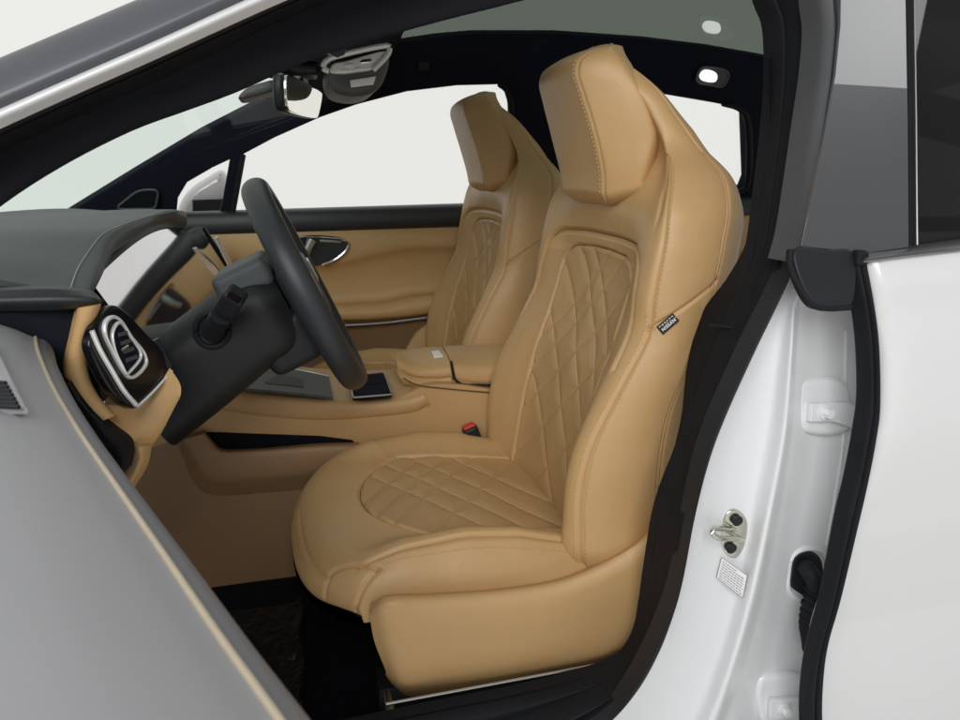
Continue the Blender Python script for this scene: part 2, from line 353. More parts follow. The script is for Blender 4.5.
# closing rows at the bottom and top
def close_rows(G, up, n=5, h=.02, ky=.0):
    base = G[-1] if up else G[0]; c = base.mean(0); R = []
    for k in range(1, n+1):
        t = k/n; s = math.cos(t*math.pi/2)*0.999+.001; r = c+(base-c)*np.array([s, ky+(1-ky)*s, s]); r[:, 2] = base[:, 2]+(h*math.sin(t*math.pi/2) if up else -h*math.sin(t*math.pi/2)); R.append(r)
    return R
front = np.zeros(G.shape[:2], bool); idx = np.arange(NU)
# vertices of the forward half of the ring: those before the back edge
for j in range(len(zz)): front[j] = G[j, :, 0] < float(spline1(zt, cols['C'], zz[j]))-0.035
def pdist(U, V, path):
    P = np.array(path, float); D = np.full(U.shape, 9.0)
    for a, c in zip(P[:-1], P[1:]):
        d = c-a; t = np.clip(((U-a[0])*d[0]+(V-a[1])*d[1])/max(d@d, 1e-12), 0, 1); D = np.minimum(D, np.hypot(U-a[0]-t*d[0], V-a[1]-t*d[1]))
    return D
arch = cr([(-.224, .80), (-.216, .86), (-.208, .91), (-.198, .945), (-.175, .963), (-.12, .970), (0, .973), (.12, .970), (.175, .963), (.198, .945), (.208, .91), (.216, .86), (.224, .80)], 120)
paneltop = cr([(-.150, .885), (-.146, .915), (-.125, .938), (-.06, .947), (0, .949), (.06, .947), (.125, .938), (.146, .915), (.150, .885)], 60)
panL = [(-.150, .885), (-.150, .47)]; panR = [(.150, .885), (.150, .47)]
insideP = (np.abs(OFF) < .149) & (ZZ < .949-.02*np.clip((np.abs(OFF)-.09)/.06, 0, 1)**2) & front
insideA = front & (ZZ < .968) & (np.abs(OFF) < .222)
disp = np.zeros(OFF.shape)
g_ = lambda D, w: np.exp(-(D/w)**2)
dpan = np.minimum(np.minimum(pdist(OFF, ZZ, paneltop), pdist(OFF, ZZ, panL)), pdist(OFF, ZZ, panR))
disp -= .0060*g_(dpan, .0027)*front; disp += .0012*np.exp(-(dpan/.016)**2)*front
dar = pdist(OFF, ZZ, arch); disp -= .008*g_(dar, .0042)*front
# quilting: crossing diagonals, every second one doubled
def qd(w, per, pair):
    a = np.abs((w+per/2) % per-per/2); return np.minimum(a, np.abs((w-pair+per/2) % per-per/2))
QL = [.912, .855, .772, .675, .56]
dq = np.min([np.minimum(np.abs(ZZ+.95*OFF-q), np.abs(ZZ-.95*OFF-q)) for q in QL], 0)/math.hypot(.95, 1)
disp += np.where(insideP, .0024*(1-np.exp(-(dq/.010)**2))-.0016*g_(dq, .0018)-.0012, 0)
# seams on the side of the bolster: from crest up to the shoulder, and the slanting tag seam
sV = np.clip(ZZ, .47, 1.2)
ring = np.zeros(OFF.shape)               # arc coordinate measured from the seam towards the back
for j in range(len(zz)):
    xs, xC = float(spline1(zt, cols['s'], zz[j])), float(spline1(zt, cols['C'], zz[j])); ring[j] = np.where(np.abs(OFF[j]) > .9*float(spline1(zt, hw, zz[j])), (G[j, :, 0]-xs)/max(xC-xs, .02), -9)
sidem = (np.abs(OFF) > .2*np.clip(np.interp(ZZ, zt, hw)/.25, .3, 1)) & front
N = normals(G)
if (N[160, 0]@np.array([-1, 0, 0])) < 0: N = -N
seamD = np.abs(ring-0.0)*.1; disp -= .0036*g_(seamD, .0032)*(ZZ < 1.10)*(ring > -8)*1.0
zs = .862+.062*ring                       # tag seam height
disp -= .0042*g_((ZZ-zs)*.85, .0030)*((ring > -.02) & (ring < 1.05))
backD = np.abs(ring-1.0)*.1; disp -= .0040*g_(backD, .0035)*(ring > -8)
disp += .004*np.exp(-((ring-.5)/.35)**2)*(ring > -8)*np.clip((1.0-ZZ)/.2, 0, 1)
# soft unevenness of the upholstery
disp += .0009*np.sin(OFF*31+ZZ*19)*np.sin(ZZ*27-OFF*13)
GD = G+N*disp[:, :, None]
full = np.array(close_rows(GD, False)[::-1]+list(GD)+close_rows(GD, True, h=.012))
Vb, Fb = grid(full, closed_u=True)
mi = []
nv, nu = full.shape[:2]; nb = 5
for j in range(nv-1):
    for i in range(nu):
        jj = min(max(j-nb, 0), len(zz)-1)
        on = 0 <= j-nb < len(zz)
        mi.append(1 if on and min(dpan[jj, i], dar[jj, i]) > .0042 and (insideP[jj, i] or (insideA[jj, i] and ZZ[jj, i] < .93 and OFF[jj, i] < -.149)) else 0)
b = MB(); b.add((Vb, Fb), mi)
seat = b.build('front_seat', [leather, perf_back], car, origin=SB, sharp=0, merge=False, label='nearer tan leather front seat with a dark fabric tag on its side seam')
TB = bvh(Vb, Fb)
def back_path(pts, n, off=.0012):
    """(side offset, z) on the front of the backrest"""
    out = []
    for o, z in cr(pts, n):
        loc, nn, i, dd = TB.ray_cast(Vector((0.1, SY-o, z)), Vector((1, 0, 0)))
        if loc is not None: out.append(np.array(loc)+np.array([-off, 0, 0]))
    return np.array(out)
# headrest: a pad whose rings follow the side seam (S) and the edge where it meets the seat back (B)
HS = [(609, 45, .072), (598, 48, .080), (587, 53, .084), (579.5, 60, .087), (577, 72, .089), (583, 94, .093), (592.5, 124, .098), (599.5, 152, .099), (603.5, 176, .096), (603.5, 193, .090)]
HB = [(612, 45, .088), (614, 49, .096), (617, 54, .105), (622, 61, .114), (630, 74, .124), (642, 94, .134), (651, 119, .139), (654, 136, .140), (649, 160, .137), (642, 183, .128)]
HR = []
for (sx, sy, so_), (bx_, by_, bo_) in zip(HS, HB):
    Sp = at(sx, sy, Y=SY-so_); Bp = at(bx_, by_, Y=SY-bo_); Sp[1] = so_; Bp[1] = bo_
    C0 = np.array([Sp[0]-.005, 0, Sp[2]+.003]); C1 = np.array([Sp[0]-.004, so_*.55, Sp[2]+.002])
    M1 = Sp*.62+Bp*.38; M1[1] += .006; M2 = Sp*.25+Bp*.75; M2[1] += .006
    K1 = np.array([Bp[0]+.026, bo_*.78, Bp[2]]); K2 = np.array([Bp[0]+.032, 0, Bp[2]])
    half = [C0, C1, Sp*.86+C1*.14+np.array([-.001, 0, 0]), Sp, Sp*.9+M1*.1+np.array([0, .001, 0]), M1, M2, Bp, K1, K2]
    HR.append(cr(half+[p*np.array([1, -1, 1]) for p in half[-2:0:-1]], 300, closed=True))
HR = np.array(HR); HG = np.array([cr(HR[:, k], 130) for k in range(300)]).transpose(1, 0, 2)
HG[:, :, 1] = SY-HG[:, :, 1]; HN = normals(HG)
if HN[60, 0]@np.array([-1, 0, 0]) < 0: HN = -HN
def pdist3(Gm, path):
    P = np.array(path); D = np.full(Gm.shape[:2], 9.0)
    for a, c in zip(P[:-1], P[1:]):
        d = c-a; t = np.clip(((Gm-a)@d)/max(d@d, 1e-12), 0, 1); D = np.minimum(D, np.linalg.norm(Gm-a-t[..., None]*d, axis=2))
    return D
sN_ = cr([at(x, y, Y=SY-o) for x, y, o in HS], 60); sF_ = sN_*np.array([1, -1, 1])+np.array([0, 2*SY, 0])
ds = np.minimum(pdist3(HG, sN_), pdist3(HG, sF_))
HG = HG-HN*(.0028*g_(ds, .0030))[:, :, None]
def round_end(base, vec, n, flip):       # rolls the end of the pad over towards its middle
    c = base.mean(0); R = []
    for k in range(1, n+1):
        t = k/n*math.pi/2; R.append(c+(base-c)*(math.cos(t)**.75*.98+.02)+np.array(vec)*math.sin(t))
    return R[::-1] if flip else R
HG = np.array(round_end(HG[0], (.004, 0, .006), 6, True)+list(HG)+round_end(HG[-1], (.012, 0, -.029), 22, False))
hr = part('headrest', grid(HG, closed_u=True, cap=True), leather, seat, sharp=0, merge=False)
TH_ = bvh(*grid(HG, closed_u=True))
# --- cushion
def cush(x_, o):                       # top height before the edges fall away
    z = np.interp(x_, [-.03, .05, .12, .2, .3, .36, .46], [.520, .535, .541, .538, .528, .518, .505])
    bol = np.exp(-((np.abs(o)-.212)/.034)**2)*np.interp(x_, [-.03, .06, .13, .22, .30, .38, .46], [.0, .004, .020, .034, .034, .024, .016])
    return z+bol
sp_side = cr([(0, 0), (.08, 0), (.15, 0), (.20, .0), (.228, -.002), (.246, -.012), (.257, -.030), (.260, -.055), (.256, -.085), (.244, -.105)], 170)
sp_side = np.vstack([sp_side[::-1]*np.array([-1, 1]), sp_side[1:]])
sp_front = cr([(.022, -.068), (.010, -.065), (.001, -.055), (-.002, -.040), (.004, -.025), (.016, -.011), (.036, -.003), (.07, 0), (.12, 0)], 60)
CG = np.zeros((300, len(sp_side), 3)); vv = np.concatenate([np.arange(60), np.arange(160)])
CO = np.zeros(CG.shape[:2]); CX = np.zeros(CG.shape[:2])
for i, (o, ds_) in enumerate(sp_side):
    xf = -.030+.083*(abs(o)/.25)**3.0
    for j in range(300):
        if j < 60: dx, df = sp_front[j]; x = xf+dx
        else: t = (j-59)/240; x = (xf+.12)*(1-t)+.47*t; df = 0
        CO[j, i] = o; CX[j, i] = x
        drop = min((abs(ds_)**2.4+abs(df)**2.4)**(1/2.4), .112 if j > 70 else .069)
        x += .05*min(max((-ds_-.05)/.05, 0), 1)*min(max((.14-x)/.1, 0), 1)
        CG[j, i] = (x, SY-o, float(cush(x, o))-drop)
CN = normals(CG)
if CN[150, 110][2] < 0: CN = -CN
def qs(o, x): return None
arcx = .085+.085*(np.abs(CO)/.16)**2.2
ins = (np.abs(CO) < .160) & (CX > arcx)
arc_path = [(o, .085+.085*(abs(o)/.16)**2.2) for o in np.linspace(-.16, .16, 41)]
dA = pdist(CO, CX, arc_path); dS = np.minimum(pdist(CO, CX, [(-.16, .17), (-.16, .47)]), pdist(CO, CX, [(.16, .17), (.16, .47)]))
cdp = -.0060*g_(np.minimum(dA, dS), .0028)+.0012*g_(np.minimum(dA, dS), .015)
c1 = CX+CO*.70; c2 = CX-CO*.70; cn_ = math.hypot(1, .70)
dq = np.minimum(np.min([np.abs(c1-q) for q in (.104, .155, .205, .29)], 0), np.min([np.abs(c2-q) for q in (.17, .235, .305, .385)], 0))/cn_
cdp += np.where(ins, .0024*(1-np.exp(-(dq/.011)**2))-.0012-.0016*g_(dq, .0019), 0)
# front / bolster seams
bolS = cr([(.252, .075), (.249, .10), (.247, .14), (.246, .2), (.246, .3), (.247, .40)], 60)
sarc = np.concatenate([[0], np.cumsum(np.linalg.norm(np.diff(sp_side, axis=0), axis=1))]); sarc = np.abs(sarc-sarc[-1]/2); s0_ = np.interp(.2465, np.abs(sp_side[len(sp_side)//2:len(sp_side)//2+110, 0]), sarc[len(sp_side)//2:len(sp_side)//2+110])
dB = np.broadcast_to(np.abs(sarc-s0_)[None, :], CO.shape)
cdp -= .0042*g_(np.where(CX > .06, dB, 9), .0028)
TC0 = bvh(*grid(CG))
fseams = []
for pts in ([(378, 569), (360, 565), (344, 567), (333, 572), (328, 580), (325, 596), (324, 612)], [(299, 510), (300, 528), (305, 549), (315, 566), (328, 580)], [(378, 569), (366, 584), (358, 600), (354, 614)]):
    q = [h for h in (hit(TC0, x, y) for x, y in cr(pts, 26)) if h is not None]
    if len(q) > 3: fseams.append(q); cdp -= .0040*g_(pdist3(CG, q), .0030)
cdp += .0010*np.sin(CO*27+CX*17)*np.sin(CX*33-CO*11)
CGd = CG+CN*cdp[:, :, None]
Vc, Fc = thick(CGd[::1], np.array([0, 0, -.0]) if False else (np.stack([np.zeros_like(CX), np.zeros_like(CX), np.minimum(np.where(CX < .10, .460, .42)-CGd[:, :, 2], -.002)], 2)))
nF = (CGd.shape[0]-1)*(CGd.shape[1]-1); cm = []
perfS = (CO < -.160) & (CO > -.232) & (CX > .15-(np.abs(CO)-.162)*.5)
perfI = ins & (np.minimum(dA, dS) > .004)
perfS &= dS > .004
for j in range(CGd.shape[0]-1):
    for i in range(CGd.shape[1]-1): cm.append(1 if (perfS[j, i] or perfI[j, i]) else 0)
cm += [2]*(len(Fc)-nF)
b = MB(); b.add((Vc, Fc), cm); cushion = b.build('seat_cushion', [leather, perf_seat, blackp], seat, sharp=60, merge=False)
Vc1, Fc1 = grid(CGd); TC = bvh(Vc1, Fc1)
# --- valance
v_top = [(372, 603), (385, 596), (430, 594), (500, 589), (560, 579), (600, 563), (630, 546), (668, 515)]
v_cr = [(370, 610), (384, 604), (430, 603), (500, 600), (560, 591), (600, 577), (632, 559), (668, 532)]
v_mid = [(374, 640), (390, 642), (430, 645), (500, 640), (560, 630), (600, 620), (635, 608), (668, 597)]
v_bot = [(386, 676), (402, 688), (440, 686), (500, 678), (560, 667), (600, 658), (630, 648), (664, 634)]
v_b2 = [(392, 684), (408, 696), (440, 694), (500, 685), (560, 674), (600, 665), (630, 655), (666, 641)]
k0 = lambda k: .018 if k == 0 else 0
rows = [[at(x, y-3, Y=.955) for x, y in v_top], [at(x, y, Y=.922+k0(k)) for k, (x, y) in enumerate(v_top)], [at(x, y*.8+(v_cr[k][1])*.2, Y=.905+k0(k)) for k, (x, y) in enumerate(v_top)], [at(x, y, Y=.896+k0(k)) for k, (x, y) in enumerate(v_cr)], [at(x, y+5, Y=.894+k0(k)) for k, (x, y) in enumerate(v_cr)], [at(x, y, Y=.896+k0(k)) for k, (x, y) in enumerate(v_mid)], [at(x, y-4, Y=.899+k0(k)) for k, (x, y) in enumerate(v_bot)], [at(x, y, Y=.905+k0(k)) for k, (x, y) in enumerate(v_bot)], [at(x, y, Y=.925) for x, y in v_b2]]
VG = loft(rows, 80, 50); VNs = np.zeros_like(VG); VNs[:, :, 1] = .03
part('seat_base_cover', thick(VG, np.array([.006, .05, 0.0])), leather, seat, sharp=40)
# --- stitching, piping
def surf_seam(ringv, zlist, o=.0012):
    out = []
    for z in zlist:
        r = row(z); xs = float(spline1(zt, cols['s'], z)); xC = float(spline1(zt, cols['C'], z)); x = xs+(xC-xs)*ringv
        loc, nn, i, dd = TB.ray_cast(Vector((x, SY-.5, z)), Vector((0, 1, 0)))
        if loc is not None: out.append(np.array(loc)+np.array(nn if nn.y < 0 else -nn)*o)
    return np.array(out)
z1 = np.linspace(.50, 1.085, 90)
def tagseam(dz, o=.0012, r0=.0, r1=1.0):
    out = []
    for rr in np.linspace(r0, r1, 30):
        z = .862+.062*rr+dz; xs = float(spline1(zt, cols['s'], z)); xC = float(spline1(zt, cols['C'], z)); x = xs+(xC-xs)*rr
        loc, nn, i, dd = TB.ray_cast(Vector((x, SY-.5, z)), Vector((0, 1, 0)))
        if loc is not None: out.append(np.array(loc)+np.array(nn if nn.y < 0 else -nn)*o)
    return np.array(out)
lines = [(surf_seam(.06, z1), .0009), (surf_seam(-.05, z1[:60]), .0008), (tagseam(-.006), .0008)]
for s_ in (1, -1):
    pth = [TC.ray_cast(Vector((x, SY-s_*.238, .8)), Vector((0, 0, -1)))[0] for x in np.linspace(.075, .37, 60)]
    lines.append(([np.array(q)+np.array([0, 0, .0010]) for q in pth if q], .0009))
def ray_line(T, pts, n=60, o=.001): return np.array([q for q in (hit(T, x, y, o) for x, y in cr(pts, n)) if q is not None])
lines.append((ray_line(TH_, [(594, 47.5), (583, 53.5), (576, 60.5), (573.5, 72), (579.5, 94), (589, 124), (596, 152), (600.3, 180), (600, 194)], 90), .0008))
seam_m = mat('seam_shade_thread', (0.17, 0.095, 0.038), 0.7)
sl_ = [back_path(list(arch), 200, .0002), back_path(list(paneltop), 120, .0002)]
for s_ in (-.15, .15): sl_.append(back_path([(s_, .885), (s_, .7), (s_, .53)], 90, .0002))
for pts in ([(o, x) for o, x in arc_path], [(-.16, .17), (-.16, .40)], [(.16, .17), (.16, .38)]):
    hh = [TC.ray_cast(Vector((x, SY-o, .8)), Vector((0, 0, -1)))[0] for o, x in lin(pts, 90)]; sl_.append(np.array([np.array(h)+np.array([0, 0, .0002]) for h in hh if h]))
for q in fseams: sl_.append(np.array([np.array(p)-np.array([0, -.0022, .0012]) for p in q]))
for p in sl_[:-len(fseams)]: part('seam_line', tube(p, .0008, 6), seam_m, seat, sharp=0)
for k, (p, q) in enumerate(lines): part('stitching', dashes(p, q), thread, seat, sharp=0)
pb = MB(); pp = surf_seam(.985, np.linspace(.50, 1.10, 90), .0005); pb.add(tube(pp, .0028, 8))
pb.build('piping', pipe_m, seat, sharp=0)
# --- fabric tag
c4 = [hit(TB, x, y, .0) for x, y in [(656.7, 327.5), (673, 314), (678.3, 320.4), (663, 333.8)]]
cc = np.mean(c4, 0); ux = (c4[1]-c4[0]+c4[2]-c4[3]); wl = np.linalg.norm(c4[1]-c4[0]); ux /= np.linalg.norm(ux); nrmv = np.cross(c4[3]-c4[0], ux); nrmv /= np.linalg.norm(nrmv)
if nrmv[1] > 0: nrmv = -nrmv
uy = np.cross(nrmv, ux); hl = .0125
tb = MB(); tb.add(rbox(cc+nrmv*.0022, wl*1.02, hl*1.15, .0016, .0006, axes=[ux, uy, nrmv]), 0)
tb.add(text('NISSAN', cc+nrmv*.0040-uy*hl*.16, ux, uy, .0062), 1)
for k in range(6): tb.add(rbox(cc+nrmv*.0036+uy*hl*.33+ux*(k-2.5)*wl*.15, wl*.09, .0010, .0004, .0001, axes=[ux, uy, nrmv]), 1)
tag = tb.build('fabric_tag', [tagm, white_l], seat, sharp=30)
# --- belt buckle
A0 = at(469, 427, Y=1.415); ax1 = np.array([.35, 0, -.94])
u_ = np.array([.94, 0, .35]); v_ = np.array([0, 1, 0])
bb = MB(); bb.add(rbox(A0+ax1*.036, .031, .030, .075, .007, axes=[u_, v_, ax1]), 0)
bb.add(rbox(A0-ax1*.0015, .024, .021, .008, .0025, axes=[u_, v_, ax1]), 1)
buckle = bb.build('belt_buckle', [blackp, red], seat, sharp=30)
# --- copies for the passenger seat
seat2 = seat.copy(); COL.objects.link(seat2); seat2.location.y += .74; seat2['label'] = 'farther tan leather front seat beyond the centre console'
seat['group'] = seat2['group'] = 'tan leather front seats'
del seat['group'], seat2['group']
for ch in list(seat.children):
    if ch.name.startswith(('fabric_tag', 'belt_buckle')): continue
    c = ch.copy(); COL.objects.link(c); c.parent = seat2

# ================================================================== FLOOR, TUNNEL, CONSOLE
fb = MB(); FZ = .255
FG = loft([[(-1.0, y, .40), (-.75, y, .28), (-.5, y, FZ), (0, y, FZ), (.6, y, FZ), (1.6, y, FZ)] for y in np.linspace(.80, 2.35, 12)], 40, 30)
fb.add(thick(FG, np.array([0, 0, -.03]))); fb.build('floor_carpet', carpet, car)
CY = 1.455
tn = MB()
tw = loft([[(-.9, CY-.01, z), (-.5, CY-.005, z), (-.2, CY+.0, z), (.1, CY, z), (.5, CY, z), (.9, CY, z)] for z in (.24, .35, .45, .60)], 60, 20)
tn.add(thick(tw, np.array([0, .03, 0])))
tunnel = tn.build('tunnel_panel', shaded_brown, car)
# storage tray recess lip in the side of the tunnel
lip = [at(x, y, Y=CY-.004) for x, y in cr([(181, 446), (190, 470), (200, 486), (214, 493), (260, 491), (300, 486), (345, 478)], 60)]
tray_rows = [[at(x, y, Y=CY-.03) for x, y in [(184, 440), (205, 470), (216, 478), (260, 476), (320, 470), (352, 462)]], [at(x, y, Y=CY-.016) for x, y in [(182, 444), (201, 480), (214, 487), (260, 485), (320, 479), (352, 470)]], [at(x, y, Y=CY-.002) for x, y in [(179, 448), (198, 488), (213, 495), (260, 493), (320, 487), (352, 478)]]]
tray_rows.insert(0, [at(x, y, Y=CY-.028) for x, y in [(204, 434), (217, 450), (224, 452), (260, 451), (320, 447), (358, 446)]])
tray_rows.insert(0, [at(x, y, Y=CY-.01) for x, y in [(205, 433), (219, 448), (226, 450), (260, 449), (320, 444), (358, 443)]])
part('storage_tray', thick(loft(tray_rows, 60, 40), np.array([0, .05, 0])), shaded_brown, car)
part('tray_slot_shade', plate([[at(x, y, Y=CY-.006) for x, y in [(202, 432), (320, 436), (352, 440), (359, 446), (330, 450), (222, 452)]]], (0, -1, 0), .004, .001), carpet, car)  # dark plate standing in for the shade inside the tray slot
# upper console: side skin with a crease, then the top
e_low = [(140, 470), (205, 434), (320, 438), (360, 447), (420, 470), (520, 500), (600, 520)]
e_mid = [(150, 430), (217, 412), (320, 421), (373, 419), (417, 413), (520, 450), (600, 470)]
s1 = [(150, 452), (207, 432), (262, 434), (320, 438), (358, 444)]
cons = MB()
side_rows = [[at(x, y, Y=CY-.004) for x, y in [(130, 455), (204, 433), (262, 435), (320, 439), (360, 448), (420, 475), (520, 520)]],
             [at(x, y, Y=CY-.006) for x, y in [(130, 430), (210, 421), (262, 427), (320, 430), (380, 432), (440, 440), (530, 455)]],
             [at(x, y, Y=CY-.006) for x, y in [(130, 418), (217, 411), (262, 416), (320, 420), (390, 416), (440, 410), (530, 420)]],
             [at(x, y, Y=CY-.002) for x, y in [(130, 410), (222, 404), (262, 409), (320, 412), (390, 402), (430, 385), (530, 395)]]]
cons.add(thick(loft(side_rows, 80, 24), np.array([0, .04, 0])))
c_side = cons.build('console_side', leather, car)
# raised wing of the console front: upper band standing proud of the side
wing = [[at(x, y, Y=CY-.003) for x, y in [(120, 418), (217, 411), (262, 417), (320, 421), (372, 418), (418, 412), (431, 404)]],
        [at(x, y, Y=CY-.009) for x, y in [(120, 416), (217, 409), (262, 415), (320, 419), (372, 416), (416, 410), (429, 403)]],
        [at(x, y, Y=CY-.012) for x, y in [(120, 404), (220, 401), (262, 406), (320, 410), (372, 409), (414, 404), (426, 399)]],
        [at(x, y, Y=CY-.006) for x, y in [(120, 393), (226, 391), (262, 396), (320, 401), (372, 402), (411, 398), (423, 394)]],
        [at(x, y, Y=CY+.010) for x, y in [(120, 386), (232, 386), (262, 391), (320, 397), (372, 398), (408, 394), (419, 390)]]]
zc = at(300, 396, Y=CY)[2]
far_e = [np.array([p[0]+.02, 1.665, p[2]+.004]) for p in wing[4]]
mid_e = [np.array([p[0]+.01, 1.56, p[2]+.010]) for p in wing[4]]
part('console_top', thick(loft(wing+[mid_e, far_e], 70, 60), np.array([0, .01, -.03])), leather, car)
def on_top(x, y, dz=0):                # point on the console's upper face
    p = at(x, y, Y=1.5)
    for _ in range(8):
        zl = np.interp(p[0], [q[0] for q in mid_e], [q[2] for q in mid_e])+dz; p = at(x, y, Z=zl)
    return p
def top_plane(pts, dz): return [on_top(x, y, dz) for x, y in pts]
pq = [(250, 377), (268, 367), (300, 371), (329, 376), (333, 397), (300, 394), (243, 388), (236, 383)]
P3 = top_plane(pq, .003); nn = np.cross(P3[3]-P3[0], P3[5]-P3[0]); nn = nn if nn[2] > 0 else -nn
def flat(P):
    P = np.array(P); c = P.mean(0); u, s, vt = np.linalg.svd(P-c); n = vt[2]; n = n if n[2] > 0 else -n; return P-np.outer((P-c)@n, n), n
Pf, nf = flat(P3); part('charging_pad', plate([Pf], nf, .006, .0015), pad_m, car)
cpad = Pf.mean(0); part('charging_pad_trim', tube(cr(np.vstack([Pf[0:4]+nf*.001]), 30), .0022, 8), satin, car)
pq2 = [cpad+(q-cpad)*.42+nf*.0012 for q in Pf]; part('phone_grip', plate([pq2], nf, .002, .0008), blackp, car)
Pc, nc = flat(top_plane([(349, 376), (384, 373), (392, 395), (353, 398)], .004))
cup = MB(); cup.add(plate([Pc], nc, .006, .0015), 0)
ctr = Pc.mean(0); ua = Pc[3]-Pc[0]; ub = Pc[1]-Pc[0]
for s in (-.24, .24):
    cc_ = ctr+ua*s+nc*.0012; uu = np.cross(nc, (1, 0, 0)); uu /= np.linalg.norm(uu); ww = np.cross(nc, uu)
    cup.add(plate([[cc_+uu*math.cos(a)*.037+ww*math.sin(a)*.036 for a in np.linspace(0, 2*math.pi, 32, endpoint=False)]], nc, .003, .0005), 0)
cup.add(tube(lin(np.vstack([Pc, Pc[:1]])+nc*.001, 60), .0018, 8), 2)
cup.build('cup_holder', [headm, gloss, satin], car)
# armrest box
AY0, AY1 = 1.472, 1.655
def arm(ptsN, zdrop, name, m):
    pass
lidf = [[at(x, y, Y=AY0+.006) for x, y in [(404, 375), (420, 378), (450, 378), (453, 378)]],
        [at(x, y, Y=AY0) for x, y in [(398, 366), (415, 375), (440, 376), (452, 375)]],
        [at(x, y, Y=AY0+.004) for x, y in [(396, 359), (415, 369), (440, 369), (451, 367)]],
        [at(x, y, Y=AY0+.03) for x, y in [(396, 355), (415, 361), (440, 361), (449, 360)]],
        [at(x, y, Y=AY1-.04) for x, y in [(398, 352), (412, 349), (430, 347), (442, 347)]],
        [at(x, y, Y=AY1) for x, y in [(404, 353), (415, 351), (430, 349), (442, 349)]]]
GL = loft(lidf, 40, 40); part('armrest_lid', thick(GL, np.array([0, .004, -.02])), leather, car, sharp=50)
lidr = [[at(x, y, Y=AY0+.002) for x, y in [(459, 382), (475, 383), (500, 383), (540, 383)]],
        [at(x, y, Y=AY0-.002) for x, y in [(455, 376), (475, 381), (500, 381), (540, 380)]],
        [at(x, y, Y=AY0+.004) for x, y in [(453, 366), (475, 369), (500, 368), (540, 367)]],
        [at(x, y, Y=AY0+.03) for x, y in [(450, 359), (475, 361), (500, 360), (540, 359)]],
        [at(x, y, Y=AY1-.04) for x, y in [(443, 346), (470, 345), (500, 344), (540, 343)]],
        [at(x, y, Y=AY1) for x, y in [(443, 348), (470, 347), (500, 346), (540, 345)]]]
part('armrest_lid', thick(loft(lidr, 40, 40), np.array([0, .004, -.02])), leather, car, sharp=50, label='rear armrest lid panel next to the seat')
base = [[at(x, y, Y=AY0+.02) for x, y in [(424, 389), (450, 391), (495, 395), (545, 398)]], [at(x, y, Y=AY0+.006) for x, y in [(412, 383), (450, 387), (495, 391), (545, 394)]], [at(x, y, Y=AY0+.006) for x, y in [(404, 377), (450, 380), (495, 384), (545, 387)]]]
part('armrest_base', thick(loft(base, 40, 16), np.array([0, .2, -.0])), leather, car, sharp=50)
gp = [at(x, y, Y=AY0-.005) for x, y in cr([(451, 361), (453, 372), (455, 379), (461, 384), (480, 385), (505, 385), (540, 385)], 50)]
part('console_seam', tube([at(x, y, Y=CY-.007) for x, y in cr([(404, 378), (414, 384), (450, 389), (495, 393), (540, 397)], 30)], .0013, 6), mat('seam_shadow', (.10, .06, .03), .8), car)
part('armrest_gap', tube(gp, .0030, 8), blackp, car)
bt, bn = flat([at(x, y, Z=at(437, 353, Y=1.56)[2]+.003) for x, y in [(431, 351), (439, 350), (443, 355.5), (434, 356.5)]])
part('lid_button', plate([bt], (0, 0, 1), .008, .001), silverp, car)
# seat rail and trim under the driver's seat
part('seat_rail', join(tube(lin([at(386, 704, Y=.875), at(622, 660, Y=.875)], 10), .0022, 8), rbox(at(389, 705, Y=.91), .012, .05, .022, .004)), satin, car)
part('rail_cover', thick(loft([[at(380, 690, Y=.93), at(640, 640, Y=.93)], [at(380, 712, Y=.92), at(640, 660, Y=.92)]], 10, 4), np.array([0, .05, 0])), blackp, car)
# ================================================================== DASHBOARD
hood = [(75.6, 289), (81, 273), (93, 252.5), (106.5, 235.5), (121, 228), (147.5, 218), (172.5, 211), (185, 212)]
hY = [.93, .97, 1.05, 1.13, 1.20, 1.40, 1.65, 1.78]
Hp = np.array([at(x, y, Y=Y) for (x, y), Y in zip(hood, hY)])
Hl = np.array([at(x, y, Y=Y) for (x, y), Y in zip([(91, 299), (97.5, 285), (106, 267), (113, 253.5), (121.5, 248), (143, 239), (165, 230), (186, 226)], hY)])
Hc = (Hp*.35+Hl*.65)+np.array([.004, -.002, .003])
def cols_row(f): return [f(k) for k in range(len(Hp))]
crest = [np.array([-.46-.04*math.sin(k/7*3.14), Hp[k][1]+.12*(k/7)+.0, .985+.010*math.sin(k/7*3.1)]) for k in range(8)]
fwd = [np.array([-.78-.12*math.sin(k/7*3.14), Hp[k][1]+.3*(k/7), .965]) for k in range(8)]
und = [p+np.array([-.05, .0, -.012]) for p in Hl]
DG = loft([fwd, crest, list(Hp+np.array([-.03, 0, .0035])), list(Hp), list(Hc), list(Hl), und], 90, 90)
part('dashboard', thick(DG, np.array([-.02, 0.003, -.02])), dashm, car, sharp=60)
TD = bvh(*grid(DG))
part('dash_stitching', dashes(np.array([p+np.array([-.004, -.003, .0022]) for p in cr(Hp, 120)]), .0009), greyt, car)
# dash top beyond the hood: the passenger side pad
PG = loft([[(-.85, 1.9, .96), (-.95, 2.0, .955), (-.8, 2.3, .955)], [(-.5, 1.74, .985), (-.5, 2.0, .985), (-.55, 2.28, .97)], [(-.34, 1.76, .965), (-.36, 2.0, .955), (-.40, 2.28, .945)], [(-.35, 1.76, .94), (-.37, 2.0, .925), (-.41, 2.28, .915)]], 30, 24)
part('dash_top_pad', thick(PG, np.array([-.01, 0, -.02])), dashm, car, sharp=60)
